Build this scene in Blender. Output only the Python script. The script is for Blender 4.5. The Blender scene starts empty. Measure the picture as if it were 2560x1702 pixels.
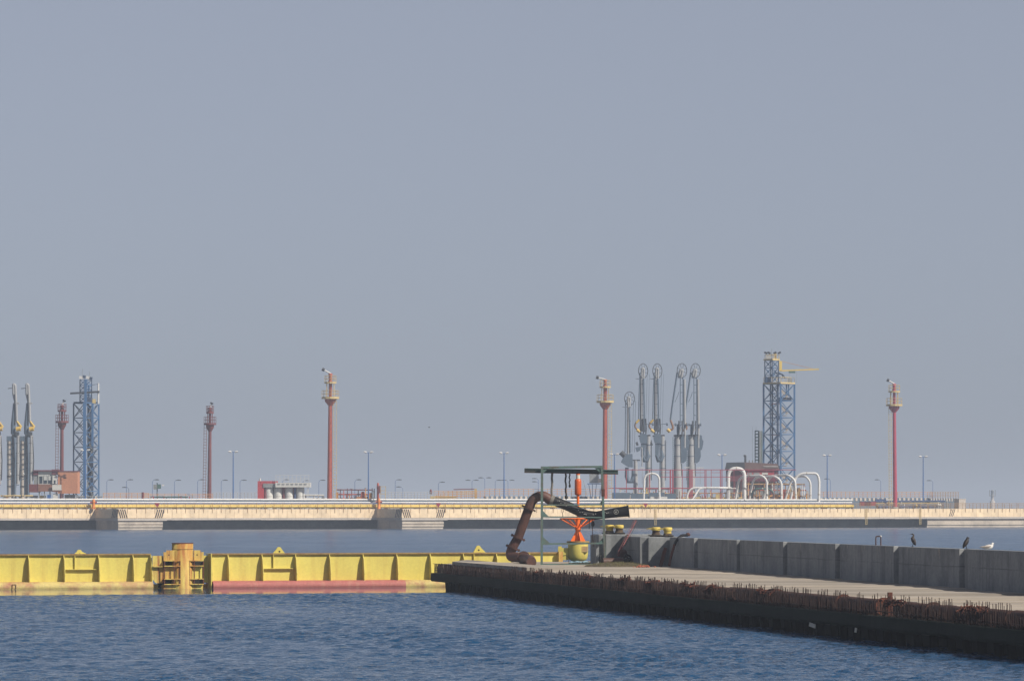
import bpy, math, random
import numpy as np
from mathutils import Vector, Matrix

random.seed(7)
R = math.radians
SC = bpy.context.scene
COL = SC.collection

# ------------------------------------------------------------------ camera
# The camera stands 5 m above the water and looks level along +Y.
F = 11000.0          # focal length in photograph pixels (photograph is 2560 x 1702)
HZ = 1262.0          # photograph row of the horizon
CX, CZ = 1280.0, 5.0
cam_d = bpy.data.cameras.new('camera')
cam = bpy.data.objects.new('camera', cam_d)
COL.objects.link(cam)
cam.location = (0, 0, CZ)
cam.rotation_euler = (R(90), 0, 0)
cam_d.sensor_fit = 'HORIZONTAL'
cam_d.sensor_width = 36.0
cam_d.lens = 36.0 * F / 2560.0
cam_d.shift_y = (HZ - 851.0) / 2560.0
cam_d.clip_start = 1.0
cam_d.clip_end = 120000.0
SC.camera = cam

# ------------------------------------------------------------------ sky, sun, exposure
SUN = Vector((0.83, -0.56, 0.81)).normalized()         # direction towards the sun
SUN_EL = math.asin(SUN.z)
SUN_AZ = math.atan2(SUN.x, SUN.y)
world = bpy.data.worlds.new('World')
SC.world = world
world.use_nodes = True
wn, wl = world.node_tree.nodes, world.node_tree.links
wn.clear()
sky = wn.new('ShaderNodeTexSky')
sky.sky_type = 'NISHITA'
sky.sun_disc = False
sky.sun_elevation = SUN_EL
sky.sun_rotation = SUN_AZ
sky.altitude = 0
sky.air_density = 0.7
sky.dust_density = 0.9
sky.ozone_density = 6.0
hs = wn.new('ShaderNodeHueSaturation')
hs.inputs['Hue'].default_value = 0.512
hs.inputs['Saturation'].default_value = 0.5
bg = wn.new('ShaderNodeBackground')
bg.inputs['Strength'].default_value = 0.08
wo = wn.new('ShaderNodeOutputWorld')
wl.new(sky.outputs[0], hs.inputs['Color'])
veil = wn.new('ShaderNodeMix')                        # even milky haze in the air over the whole sky
veil.data_type = 'RGBA'
wtc = wn.new('ShaderNodeTexCoord'); wsp = wn.new('ShaderNodeSeparateXYZ'); wmr = wn.new('ShaderNodeMapRange')
wl.new(wtc.outputs['Generated'], wsp.inputs[0]); wl.new(wsp.outputs['Z'], wmr.inputs['Value'])
wmr.interpolation_type = 'SMOOTHSTEP'               # the haze thins with height
wmr.inputs['From Max'].default_value = 0.5
wmr.inputs['To Min'].default_value = 0.56; wmr.inputs['To Max'].default_value = 0.08
wl.new(wmr.outputs[0], veil.inputs[0])
veil.inputs[7].default_value = (4.15, 4.65, 5.75, 1)
wl.new(hs.outputs[0], veil.inputs[6])
wl.new(veil.outputs[2], bg.inputs['Color'])
wl.new(bg.outputs[0], wo.inputs['Surface'])

sun_d = bpy.data.lights.new('sun', 'SUN')
sun_d.energy = 5.0
sun_d.angle = R(0.6)
sun_d.color = (1.0, 0.93, 0.82)
sun = bpy.data.objects.new('sun', sun_d)
COL.objects.link(sun)
sun.rotation_euler = SUN.to_track_quat('Z', 'Y').to_euler()
sun.location = (60, -80, 90)

SC.view_settings.view_transform = 'Standard'
SC.view_settings.look = 'None'
SC.view_settings.exposure = 0.0
SC.view_settings.gamma = 1.0
SC.view_settings.use_curve_mapping = False
SC.render.engine = 'CYCLES'
SC.cycles.use_denoising = True
SC.cycles.max_bounces = 6
SC.cycles.volume_bounces = 0
SC.cycles.volume_step_rate = 10

# ------------------------------------------------------------------ helpers
MATS = {}

def node_mat(name):
    m = bpy.data.materials.new(name)
    m.use_nodes = True
    nt = m.node_tree
    b = nt.nodes['Principled BSDF']
    return m, nt, b

def paint(name, col, col2=None, amt=0.5, scale=1.5, rough=0.6, metal=0.0, streak=None, streak_amt=0.0,
          bump=0.0, bump_scale=8.0, zstretch=1.0, fine=0.12, xs=1.0, vary=0.0, zline=None, spec=0.35):
    """weathered coat: base colour, blotches of a second colour, vertical run-down streaks, fine grain"""
    if name in MATS:
        return MATS[name]
    m, nt, b = node_mat(name)
    N, L = nt.nodes, nt.links
    tc = N.new('ShaderNodeTexCoord')
    oi = N.new('ShaderNodeObjectInfo')
    geo = N.new('ShaderNodeNewGeometry')
    def vec(sx, sy, sz):
        mp = N.new('ShaderNodeMapping')
        mp.inputs['Scale'].default_value = (sx, sy, sz)
        L.new(geo.outputs['Position'], mp.inputs['Vector'])
        return mp.outputs['Vector']
    def noise(v, s, d=4.0, r=0.6):
        n = N.new('ShaderNodeTexNoise')
        n.inputs['Scale'].default_value = s
        n.inputs['Detail'].default_value = d
        n.inputs['Roughness'].default_value = r
        L.new(v, n.inputs['Vector'])
        return n.outputs['Fac']
    def ramp(f, a, c):
        r = N.new('ShaderNodeMapRange')
        r.inputs['From Min'].default_value = a
        r.inputs['From Max'].default_value = c
        L.new(f, r.inputs['Value'])
        return r.outputs['Result']
    def mix(f, a, c, k=1.0, blend='MIX'):
        x = N.new('ShaderNodeMix')
        x.data_type = 'RGBA'
        x.blend_type = blend
        if k != 1.0:
            q = N.new('ShaderNodeMath'); q.operation = 'MULTIPLY'
            q.inputs[1].default_value = k
            L.new(f, q.inputs[0]); f = q.outputs[0]
        L.new(f, x.inputs[0])
        for s, v in ((6, a), (7, c)):
            if isinstance(v, tuple):
                x.inputs[s].default_value = (*v, 1.0)
            else:
                L.new(v, x.inputs[s])
        return x.outputs[2]
    c = (col[0], col[1], col[2])
    out = c
    if col2:
        f = ramp(noise(vec(xs, 1, zstretch), scale), 0.42, 0.66)
        out = mix(f, out, col2, amt)
    if streak:
        f = ramp(noise(vec(1, 1, 0.07), scale * 3.0, 3.0), 0.5, 0.72)
        out = mix(f, out, streak, streak_amt)
    if fine:
        f = noise(vec(xs, 1, 1), scale * 9, 3.0)
        d = tuple(max(0.0, v * (1 - fine * 2.2)) for v in c)
        x = N.new('ShaderNodeMix'); x.data_type = 'RGBA'; x.blend_type = 'MULTIPLY'
        x.inputs[0].default_value = 1.0
        g = N.new('ShaderNodeMapRange')
        g.inputs['From Min'].default_value = 0.3; g.inputs['From Max'].default_value = 0.7
        g.inputs['To Min'].default_value = 1 - fine; g.inputs['To Max'].default_value = 1 + fine
        L.new(f, g.inputs['Value'])
        cb = N.new('ShaderNodeCombineColor')
        for i in range(3): L.new(g.outputs['Result'], cb.inputs[i])
        if isinstance(out, tuple): x.inputs[6].default_value = (*out, 1)
        else: L.new(out, x.inputs[6])
        L.new(cb.outputs[0], x.inputs[7])
        out = x.outputs[2]
    if zline:
        sp = N.new('ShaderNodeSeparateXYZ'); L.new(geo.outputs['Position'], sp.inputs[0])
        nz = N.new('ShaderNodeMath'); nz.operation = 'MULTIPLY_ADD'; nz.inputs[1].default_value = 0.10; nz.inputs[2].default_value = -zline - 0.05
        L.new(noise(vec(0.3, 0.3, 0.3), 2.0), nz.inputs[0])
        ad = N.new('ShaderNodeMath'); ad.operation = 'ADD'; L.new(sp.outputs['Z'], ad.inputs[0]); L.new(nz.outputs[0], ad.inputs[1])
        ab = N.new('ShaderNodeMath'); ab.operation = 'ABSOLUTE'; L.new(ad.outputs[0], ab.inputs[0])
        r0 = N.new('ShaderNodeMapRange'); r0.inputs['From Min'].default_value = 0.012; r0.inputs['From Max'].default_value = 0.035; r0.inputs['To Min'].default_value = 0.55; r0.inputs['To Max'].default_value = 0.0
        L.new(ab.outputs[0], r0.inputs['Value'])
        gt = N.new('ShaderNodeMath'); gt.operation = 'MULTIPLY'; L.new(r0.outputs[0], gt.inputs[0]); L.new(ramp(noise(vec(0.2, 0.2, 0.2), 1.3), 0.42, 0.55), gt.inputs[1])
        out = mix(gt.outputs[0], out, tuple(v * 0.4 for v in c))
    if vary:
        g = N.new('ShaderNodeMapRange')
        g.inputs['To Min'].default_value = 1 - vary; g.inputs['To Max'].default_value = 1 + vary
        L.new(oi.outputs['Random'], g.inputs['Value'])
        cb = N.new('ShaderNodeCombineColor')
        for i in range(3): L.new(g.outputs['Result'], cb.inputs[i])
        x = N.new('ShaderNodeMix'); x.data_type = 'RGBA'; x.blend_type = 'MULTIPLY'; x.inputs[0].default_value = 1.0
        L.new(out, x.inputs[6]); L.new(cb.outputs[0], x.inputs[7])
        out = x.outputs[2]
    if isinstance(out, tuple):
        b.inputs['Base Color'].default_value = (*out, 1)
    else:
        L.new(out, b.inputs['Base Color'])
    b.inputs['Roughness'].default_value = rough
    b.inputs['Metallic'].default_value = metal
    b.inputs['Specular IOR Level'].default_value = spec
    if bump:
        bn = N.new('ShaderNodeBump')
        bn.inputs['Strength'].default_value = bump
        bn.inputs['Distance'].default_value = 0.03
        L.new(noise(vec(1, 1, 1), bump_scale, 5.0), bn.inputs['Height'])
        L.new(bn.outputs[0], b.inputs['Normal'])
    MATS[name] = m
    return m

class MB:
    """collects shapes for ONE mesh object"""
    def __init__(self):
        self.v, self.f, self.s = [], [], []
    def add(self, vs, fs, smooth=False):
        o = len(self.v)
        self.v += [tuple(p) for p in vs]
        self.f += [tuple(i + o for i in q) for q in fs]
        self.s += [smooth] * len(fs)
        return self
    def box(self, c, s, rz=0.0, taper=1.0, rx=0.0, ry=0.0):
        hx, hy, hz = s[0] / 2, s[1] / 2, s[2] / 2
        M = Matrix.Rotation(rz, 3, 'Z') @ Matrix.Rotation(ry, 3, 'Y') @ Matrix.Rotation(rx, 3, 'X')
        vs = []
        for z, t in ((-hz, 1.0), (hz, taper)):
            for x, y in ((-hx, -hy), (hx, -hy), (hx, hy), (-hx, hy)):
                vs.append(M @ Vector((x * t, y * t, z)) + Vector(c))
        return self.add(vs, [(3, 2, 1, 0), (4, 5, 6, 7), (0, 1, 5, 4), (1, 2, 6, 5), (2, 3, 7, 6), (3, 0, 4, 7)])
    def bar(self, a, b, w, h=None, up=Vector((0, 0, 1))):
        """rectangular bar from a to b"""
        a, b = Vector(a), Vector(b)
        h = h or w
        d = (b - a).normalized()
        if abs(d.dot(up)) > 0.98: up = Vector((0, 1, 0))
        sx = d.cross(up).normalized() * (w / 2)
        sy = sx.cross(d).normalized() * (h / 2)
        vs = []
        for p in (a, b):
            vs += [p - sx - sy, p + sx - sy, p + sx + sy, p - sx + sy]
        return self.add(vs, [(0, 1, 2, 3), (7, 6, 5, 4), (4, 5, 1, 0), (5, 6, 2, 1), (6, 7, 3, 2), (7, 4, 0, 3)])
    def tube(self, a, b, r, r2=None, n=8, caps=True):
        return self.path([a, b], [r, r if r2 is None else r2], n, caps)
    def path(self, pts, r, n=8, caps=True):
        pts = [Vector(p) for p in pts]
        rs = r if isinstance(r, (list, tuple)) else [r] * len(pts)
        t = []
        for i in range(len(pts)):
            a = pts[max(0, i - 1)]; b = pts[min(len(pts) - 1, i + 1)]
            t.append((b - a).normalized())
        ref = Vector((0, 0, 1)) if abs(t[0].z) < 0.9 else Vector((1, 0, 0))
        u = t[0].cross(ref).normalized()
        vs = []
        for i, p in enumerate(pts):
            u = (u - t[i] * u.dot(t[i])).normalized()
            w = t[i].cross(u)
            k = 1.0
            if 0 < i < len(pts) - 1:
                c = (pts[i] - pts[i - 1]).normalized().dot((pts[i + 1] - pts[i]).normalized())
                k = 1.0 / max(0.6, math.sqrt(max(0.0, (1 + c) / 2)))
                k = 1.0 + (k - 1.0) * 0.5
            for j in range(n):
                a = 2 * math.pi * j / n
                vs.append(p + (u * math.cos(a) + w * math.sin(a)) * rs[i] * k)
        fs = []
        for i in range(len(pts) - 1):
            for j in range(n):
                j2 = (j + 1) % n
                fs.append((i * n + j, (i + 1) * n + j, (i + 1) * n + j2, i * n + j2))
        self.add(vs, fs, n > 5)
        if caps:
            self.add(vs[:n], [tuple(range(n))])
            self.add(vs[-n:], [tuple(reversed(range(n)))])
        return self
    def lathe(self, prof, c=(0, 0, 0), n=20, cap=True, smooth=True):
        c = Vector(c)
        vs = []
        for r, z in prof:
            for j in range(n):
                a = 2 * math.pi * j / n
                vs.append(c + Vector((r * math.cos(a), r * math.sin(a), z)))
        fs = []
        for i in range(len(prof) - 1):
            for j in range(n):
                j2 = (j + 1) % n
                fs.append((i * n + j, i * n + j2, (i + 1) * n + j2, (i + 1) * n + j))
        self.add(vs, fs, smooth)
        if cap:
            self.add(vs[:n], [tuple(reversed(range(n)))])
            self.add(vs[-n:], [tuple(range(n))])
        return self
    def prism(self, poly, y0, y1, plane='xz'):
        """extrude a polygon (list of (a, b)) between two depths"""
        n = len(poly)
        def mk(a, b, d):
            return {'xz': (a, d, b), 'yz': (d, a, b), 'xy': (a, b, d)}[plane]
        vs = [mk(a, b, y0) for a, b in poly] + [mk(a, b, y1) for a, b in poly]
        fs = [tuple(range(n)), tuple(reversed(range(n, 2 * n)))]
        for i in range(n):
            k = (i + 1) % n
            fs.append((i, n + i, n + k, k))
        return self.add(vs, fs)
    def quad(self, a, b, c, d):
        return self.add([a, b, c, d], [(0, 1, 2, 3)])
    def ring(self, c, r, t, axis='y', n=24, m=5):
        c = Vector(c)
        vs, fs = [], []
        for i in range(n):
            a = 2 * math.pi * i / n
            for j in range(m):
                b = 2 * math.pi * j / m
                q = r + t * math.cos(b)
                if axis == 'y': p = Vector((q * math.cos(a), t * math.sin(b), q * math.sin(a)))
                elif axis == 'x': p = Vector((t * math.sin(b), q * math.cos(a), q * math.sin(a)))
                else: p = Vector((q * math.cos(a), q * math.sin(a), t * math.sin(b)))
                vs.append(c + p)
        for i in range(n):
            for j in range(m):
                fs.append((i * m + j, i * m + (j + 1) % m, ((i + 1) % n) * m + (j + 1) % m, ((i + 1) % n) * m + j))
        return self.add(vs, fs, True)
    def mesh(self, name):
        me = bpy.data.meshes.new(name)
        me.from_pydata(self.v, [], self.f)
        import bmesh as _b
        bm = _b.new(); bm.from_mesh(me)
        for fc, s in zip(bm.faces, self.s): fc.smooth = s
        _b.ops.recalc_face_normals(bm, faces=bm.faces)
        bm.to_mesh(me); bm.free()
        me.update()
        return me
    def build(self, name, mat, parent=None):
        me = self.mesh(name)
        me.materials.append(mat)
        o = bpy.data.objects.new(name, me)
        COL.objects.link(o)
        if parent: o.parent = parent
        return o

def tag(o, label=None, cat=None, group=None, kind=None):
    if label: o['label'] = label
    if cat: o['category'] = cat
    if group: o['group'] = group
    if kind: o['kind'] = kind
    return o

def empty(name, loc, label, cat, group=None, rz=0.0):
    o = bpy.data.objects.new(name, None)
    o.empty_display_size = 0.2
    COL.objects.link(o)
    o.location = loc
    o.rotation_euler = (0, 0, rz)
    return tag(o, label, cat, group)

def copy_tree(o, parent=None):
    c = o.copy(); COL.objects.link(c); c.parent = parent
    for ch in list(o.children): copy_tree(ch, c)
    return c

def px(x, y, Y):
    """photograph pixel -> point at distance Y"""
    return Vector(((x - CX) * Y / F, Y, CZ + (HZ - y) * Y / F))

def ground(x, y, z=0.0):
    """photograph pixel -> point on the level z"""
    return px(x, y, F * (CZ - z) / (y - HZ))

# jetty frame: straight line of the far jetty's front edge
JA, JB = Vector((-103.0, 887.0, 0)), Vector((111.0, 1000.0, 0))
JD = (JB - JA).normalized()                     # along the jetty, to the right
JN = Vector((-JD.y, JD.x, 0))                   # away from the camera
J_RZ = math.atan2(JD.y, JD.x)
def jet(x, v=0.0):
    """distance at which the ray of column x meets the jetty line offset v metres back"""
    A = JA + JN * v
    k = (x - CX) / F
    # A.x + t*JD.x = k*(A.y + t*JD.y)
    t = (k * A.y - A.x) / (JD.x - k * JD.y)
    return A.y + t * JD.y
def jp(x, y, v=0.0):
    return px(x, y, jet(x, v))
def ju(x, v=0.0):
    """coordinate along the jetty of column x"""
    p = jp(x, HZ, v) - JA
    return p.dot(JD)
def jw(u, v, z):
    p = JA + JD * u + JN * v
    return Vector((p.x, p.y, z))

class Thing:
    """a thing placed by its base pixel; p() turns photograph pixels into its own local coordinates (x right, y away, z up)"""
    def __init__(self, name, label, cat, x, y, Y, group=None, z=None):
        self.Y, self.s = Y, Y / F
        loc = px(x, y, Y)
        if z is not None:
            loc.z = z
        self.x0, self.z0 = x, loc.z
        self.o = empty(name, loc, label, cat, group)
    def p(self, x, y, d=0.0):
        return Vector(((x - self.x0) * self.s, d, CZ + (HZ - y) * self.s - self.z0))
    def X(self, x): return (x - self.x0) * self.s
    def Z(self, y): return CZ + (HZ - y) * self.s - self.z0

def arc_pts(c, r, a0, a1, n, ax=Vector((1, 0, 0)), az=Vector((0, 0, 1))):
    return [Vector(c) + ax * (r * math.cos(R(a0 + (a1 - a0) * i / n))) + az * (r * math.sin(R(a0 + (a1 - a0) * i / n))) for i in range(n + 1)]

def bend(pts, rad, n=6):
    """round the corners of a polyline"""
    pts = [Vector(p) for p in pts]
    out = [pts[0]]
    for i in range(1, len(pts) - 1):
        a = (pts[i - 1] - pts[i]); b = (pts[i + 1] - pts[i])
        r = min(rad, a.length * 0.49, b.length * 0.49)
        p0 = pts[i] + a.normalized() * r; p1 = pts[i] + b.normalized() * r
        for k in range(n + 1):
            t = k / n
            out.append(p0.lerp(pts[i], t).lerp(pts[i].lerp(p1, t), t))
    out.append(pts[-1])
    return out

# ------------------------------------------------------------------ water
# sheltered strip of smooth water in the lee of the yellow boom
BOOM_A = ground(0, 1473); BOOM_B = ground(1110, 1466)
BD = (BOOM_B - BOOM_A).normalized(); BD.z = 0
BN = Vector((BD.y, -BD.x, 0))                  # towards the camera
LEE = 16.5

rng = np.random.RandomState(3)
def wave_set(n, lo, hi, slope, wind, spread):
    out = []
    for i in range(n):
        lam = lo * (hi / lo) ** rng.rand()
        a = wind + rng.randn() * spread
        k = 2 * math.pi / lam
        amp = slope / k * (0.6 + 0.8 * rng.rand())
        out.append((k * math.cos(a), k * math.sin(a), amp, rng.rand() * 6.283))
    return out
W_BIG = wave_set(14, 1.6, 7.0, 0.010, R(70), 0.6)
W_MID = wave_set(36, 0.38, 1.15, 0.038, R(75), 0.8)

def water_patch(x0, x1, y0, y1, res, waves, lee=True, gust=True):
    nx, ny = int((x1 - x0) / res) + 1, int((y1 - y0) / res) + 1
    xs, ys = np.linspace(x0, x1, nx), np.linspace(y0, y1, ny)
    X, Y = np.meshgrid(xs, ys)
    Z = np.zeros_like(X)
    g = np.ones_like(X)
    for kx, ky, a, ph in waves:
        Z += a * np.sin(kx * X + ky * Y + ph)
    # gusts: patches of stronger and weaker ripple
    g = 1.0 + 0.28 * np.sin(0.11 * X + 0.043 * Y + 1.0) * np.sin(0.07 * X - 0.031 * Y) + 0.2 * np.sin(0.31 * X + 0.12 * Y + 2.0)
    Z *= g
    if lee:
        d = (X - BOOM_A.x) * BN.x + (Y - BOOM_A.y) * BN.y
        wob = 0.5 * np.sin(X * 0.9) + 0.35 * np.sin(X * 2.3 + 1)
        m = np.clip((d - LEE - wob) / 1.2, 0, 1) + np.clip((-2 - d) / 4.0, 0, 1)
        m = np.clip(m, 0.012, 1)
        Z *= m
    e = np.minimum(np.minimum(X - x0, x1 - X), np.minimum(Y - y0, y1 - Y))
    v = np.stack([X, Y, Z], -1).reshape(-1, 3)
    i = np.arange(nx * ny).reshape(ny, nx)
    f = np.stack([i[:-1, :-1], i[:-1, 1:], i[1:, 1:], i[1:, :-1]], -1).reshape(-1, 4)
    return v, f

def water_object():
    parts = [water_patch(-44, 44, 96, 302, 0.17, W_BIG + W_MID),
             water_patch(-190, 190, 301, 1040, 1.15, W_BIG, lee=False)]
    # open sea beyond, to the horizon, with holes where the patches lie left out by lying lower
    big = np.array([(-40000, -500, -0.45), (40000, -500, -0.45), (40000, 60000, -0.45), (-40000, 60000, -0.45)], float)
    parts.append((big, np.array([[0, 1, 2, 3]])))
    vs, fs, o = [], [], 0
    for v, f in parts:
        vs.append(v); fs.append(f + o); o += len(v)
    v = np.concatenate(vs); f = np.concatenate(fs)
    me = bpy.data.meshes.new('water')
    me.vertices.add(len(v)); me.vertices.foreach_set('co', v.astype(np.float32).ravel())
    me.loops.add(f.size); me.loops.foreach_set('vertex_index', f.astype(np.int32).ravel())
    me.polygons.add(len(f))
    me.polygons.foreach_set('loop_start', np.arange(0, f.size, 4, dtype=np.int32))
    me.polygons.foreach_set('use_smooth', np.ones(len(f), dtype=bool))
    me.update(calc_edges=True)
    o = bpy.data.objects.new('water', me)
    COL.objects.link(o)
    return o

def water_mat():
    m, nt, b = node_mat('water')
    N, L = nt.nodes, nt.links
    b.inputs['Base Color'].default_value = (0.006, 0.056, 0.135, 1)
    b.inputs['IOR'].default_value = 1.333
    geo = N.new('ShaderNodeNewGeometry')
    # lee mask from the distance to the boom
    dv = N.new('ShaderNodeVectorMath'); dv.operation = 'SUBTRACT'
    dv.inputs[1].default_value = BOOM_A
    L.new(geo.outputs['Position'], dv.inputs[0])
    dt = N.new('ShaderNodeVectorMath'); dt.operation = 'DOT_PRODUCT'
    dt.inputs[1].default_value = BN
    L.new(dv.outputs[0], dt.inputs[0])
    def mr(src, a, c, t0, t1):
        q = N.new('ShaderNodeMapRange')
        q.inputs['From Min'].default_value = a; q.inputs['From Max'].default_value = c
        q.inputs['To Min'].default_value = t0; q.inputs['To Max'].default_value = t1
        L.new(src, q.inputs['Value']); return q.outputs['Result']
    front = mr(dt.outputs['Value'], LEE - 0.6, LEE + 0.6, 0.0, 1.0)
    back = mr(dt.outputs['Value'], -5.0, -2.0, 1.0, 0.0)
    mx = N.new('ShaderNodeMath'); mx.operation = 'MAXIMUM'
    L.new(front, mx.inputs[0]); L.new(back, mx.inputs[1])
    mask = mx.outputs[0]
    sp = N.new('ShaderNodeSeparateXYZ'); L.new(geo.outputs['Position'], sp.inputs[0])
    far = mr(sp.outputs['Y'], 290.0, 420.0, 0.0, 0.10)
    ra = N.new('ShaderNodeMath'); ra.operation = 'ADD'
    L.new(mr(mask, 0, 1, 0.04, 0.07), ra.inputs[0]); L.new(far, ra.inputs[1])
    L.new(ra.outputs[0], b.inputs['Roughness'])
    hsum = None
    for sc, amp, st in ((3.0, 1.0, (1, 0.7, 1)), (8.0, 0.5, (1, 0.8, 1)), (0.35, 3.0, (1, 0.5, 1))):
        mp = N.new('ShaderNodeMapping'); mp.inputs['Scale'].default_value = st
        L.new(geo.outputs['Position'], mp.inputs['Vector'])
        n = N.new('ShaderNodeTexNoise'); n.inputs['Scale'].default_value = sc
        n.inputs['Detail'].default_value = 3.0
        L.new(mp.outputs[0], n.inputs['Vector'])
        k = N.new('ShaderNodeMath'); k.operation = 'MULTIPLY'; k.inputs[1].default_value = amp
        L.new(n.outputs['Fac'], k.inputs[0])
        if hsum is None: hsum = k.outputs[0]
        else:
            a = N.new('ShaderNodeMath'); a.operation = 'ADD'
            L.new(hsum, a.inputs[0]); L.new(k.outputs[0], a.inputs[1]); hsum = a.outputs[0]
    bn = N.new('ShaderNodeBump')
    bn.inputs['Distance'].default_value = 0.26
    gn = N.new('ShaderNodeTexNoise'); gn.inputs['Scale'].default_value = 0.055; gn.inputs['Detail'].default_value = 4.0
    L.new(geo.outputs['Position'], gn.inputs['Vector'])
    gm = N.new('ShaderNodeMath'); gm.operation = 'MULTIPLY'    # gust patches
    L.new(mr(mask, 0, 1, 0.03, 1.0), gm.inputs[0]); L.new(mr(gn.outputs['Fac'], 0.32, 0.68, 0.35, 1.0), gm.inputs[1])
    L.new(gm.outputs[0], bn.inputs['Strength'])
    L.new(hsum, bn.inputs['Height'])
    L.new(bn.outputs[0], b.inputs['Normal'])
    return m
water = water_object()
water.data.materials.append(water_mat())
tag(water, 'rippled blue harbour water with a smooth strip along the yellow boom', 'water', kind='structure')

# ------------------------------------------------------------------ haze
def haze_box():
    mb = MB()
    x0, x1, y0, y1, z0, z1 = -42000, 42000, -900, 62000, -1.6, 46.0
    mb.box(((x0 + x1) / 2, (y0 + y1) / 2, (z0 + z1) / 2), (x1 - x0, y1 - y0, z1 - z0))
    m = bpy.data.materials.new('haze'); m.use_nodes = True
    nt = m.node_tree; nt.nodes.clear()
    v = nt.nodes.new('ShaderNodeVolumePrincipled')
    v.inputs['Color'].default_value = (0.74, 0.84, 1.0, 1)
    v.inputs['Density'].default_value = 0.00027
    v.inputs['Anisotropy'].default_value = 0.0
    o = nt.nodes.new('ShaderNodeOutputMaterial')
    nt.links.new(v.outputs[0], o.inputs['Volume'])
    ob = mb.build('haze', m)
    tag(ob, 'pale even haze lying over the whole harbour', 'haze', kind='stuff')
haze_box()

# ------------------------------------------------------------------ materials
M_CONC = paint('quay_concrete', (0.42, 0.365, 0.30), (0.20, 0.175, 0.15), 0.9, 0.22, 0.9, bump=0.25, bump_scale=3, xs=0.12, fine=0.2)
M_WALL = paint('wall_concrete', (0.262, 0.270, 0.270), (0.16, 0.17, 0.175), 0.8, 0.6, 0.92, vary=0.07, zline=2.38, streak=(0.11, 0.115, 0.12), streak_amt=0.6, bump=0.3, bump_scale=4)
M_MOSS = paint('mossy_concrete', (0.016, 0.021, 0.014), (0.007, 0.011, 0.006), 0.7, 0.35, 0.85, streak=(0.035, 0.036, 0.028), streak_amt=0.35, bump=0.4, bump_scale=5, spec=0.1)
M_VOID = paint('void_shade_concrete', (0.007, 0.007, 0.007), (0.004, 0.004, 0.004), 0.6, 1.0, 0.6, spec=0.08)  # near-black: shade of the void under the beam put into the colour
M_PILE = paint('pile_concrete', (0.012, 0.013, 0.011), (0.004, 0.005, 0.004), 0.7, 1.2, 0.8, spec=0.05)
M_RUST = paint('rust_dark', (0.082, 0.036, 0.026), (0.038, 0.02, 0.016), 0.7, 2.5, 0.85, streak=(0.14, 0.055, 0.03), streak_amt=0.3, bump=0.3, bump_scale=20)
M_BAR = paint('rust_bar', (0.034, 0.020, 0.017), (0.062, 0.027, 0.018), 0.6, 3.0, 0.85)
M_BARRED = paint('rust_orange', (0.13, 0.042, 0.024), (0.06, 0.024, 0.018), 0.6, 4.0, 0.85)
M_PIPE = paint('rusty_pipe_steel', (0.115, 0.055, 0.042), (0.06, 0.038, 0.032), 0.8, 1.3, 0.55, streak=(0.20, 0.085, 0.05), streak_amt=0.3, bump=0.15, bump_scale=12)
M_HOSE = paint('black_rubber', (0.007, 0.007, 0.009), (0.02, 0.02, 0.02), 0.5, 3.0, 0.55, bump=0.2, bump_scale=18)
M_MARK = paint('chalk_mark', (0.40, 0.40, 0.37), None, rough=0.9)
M_YEL = paint('boom_yellow', (0.65, 0.55, 0.12), (0.58, 0.47, 0.105), 0.6, 0.7, 0.55, streak=(0.40, 0.24, 0.06), streak_amt=0.32, fine=0.06, vary=0.05)
M_YELRUST = paint('rusty_yellow', (0.62, 0.50, 0.12), (0.40, 0.15, 0.035), 0.9, 1.9, 0.65, streak=(0.27, 0.085, 0.025), streak_amt=0.9, zstretch=0.15)
M_YELEDGE = paint('rusty_edge', (0.33, 0.22, 0.07), (0.16, 0.06, 0.03), 0.7, 4.0, 0.8)
M_PINK = paint('antifouling_pink', (0.42, 0.14, 0.12), (0.36, 0.115, 0.10), 0.5, 1.0, 0.7, zline=0.05, streak=(0.5, 0.30, 0.2), streak_amt=0.3)
M_PALEY = paint('worn_pale_yellow', (0.58, 0.46, 0.16), (0.34, 0.12, 0.09), 0.9, 1.05, 0.7, zline=0.05, streak=(0.50, 0.42, 0.2), streak_amt=0.4)
M_BLACKSHADE = paint('black_and_recess_shade', (0.02, 0.018, 0.016), None, rough=0.9)  # near-black for black parts and for shade painted into holes and recesses
M_ORANGE = paint('beacon_orange', (0.85, 0.16, 0.015), (0.75, 0.14, 0.02), 0.5, 2.0, 0.45)
M_ORANGED = paint('beacon_orange_lantern', (0.66, 0.12, 0.02), (0.5, 0.08, 0.02), 0.5, 2.0, 0.35)
M_TEAL = paint('frame_teal', (0.10, 0.17, 0.15), (0.12, 0.07, 0.05), 0.6, 2.2, 0.6, streak=(0.14, 0.07, 0.045), streak_amt=0.35)
M_TEALD = paint('beam_teal_dark', (0.035, 0.075, 0.068), (0.05, 0.025, 0.022), 0.85, 0.9, 0.6)
M_ROPE = paint('old_rope', (0.20, 0.185, 0.16), (0.10, 0.09, 0.08), 0.6, 6.0, 0.95)
M_ROPED = paint('tarred_rope', (0.03, 0.028, 0.026), None, rough=0.95)
M_BOLL = paint('bollard_yellow', (0.68, 0.52, 0.11), (0.40, 0.26, 0.08), 0.55, 3.0, 0.6)
M_BOLLD = paint('bollard_rust', (0.05, 0.035, 0.028), (0.20, 0.13, 0.05), 0.6, 6.0, 0.8)
M_GRASS = paint('dry_grass', (0.13, 0.125, 0.05), (0.20, 0.16, 0.08), 0.6, 3.0, 0.95)
M_DIRT = paint('dirt_heap', (0.10, 0.075, 0.045), (0.05, 0.045, 0.03), 0.7, 2.5, 0.95, bump=0.6, bump_scale=10)
M_BRICKBIT = paint('brick_rubble', (0.42, 0.13, 0.07), (0.28, 0.09, 0.06), 0.6, 6.0, 0.9)
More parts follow.
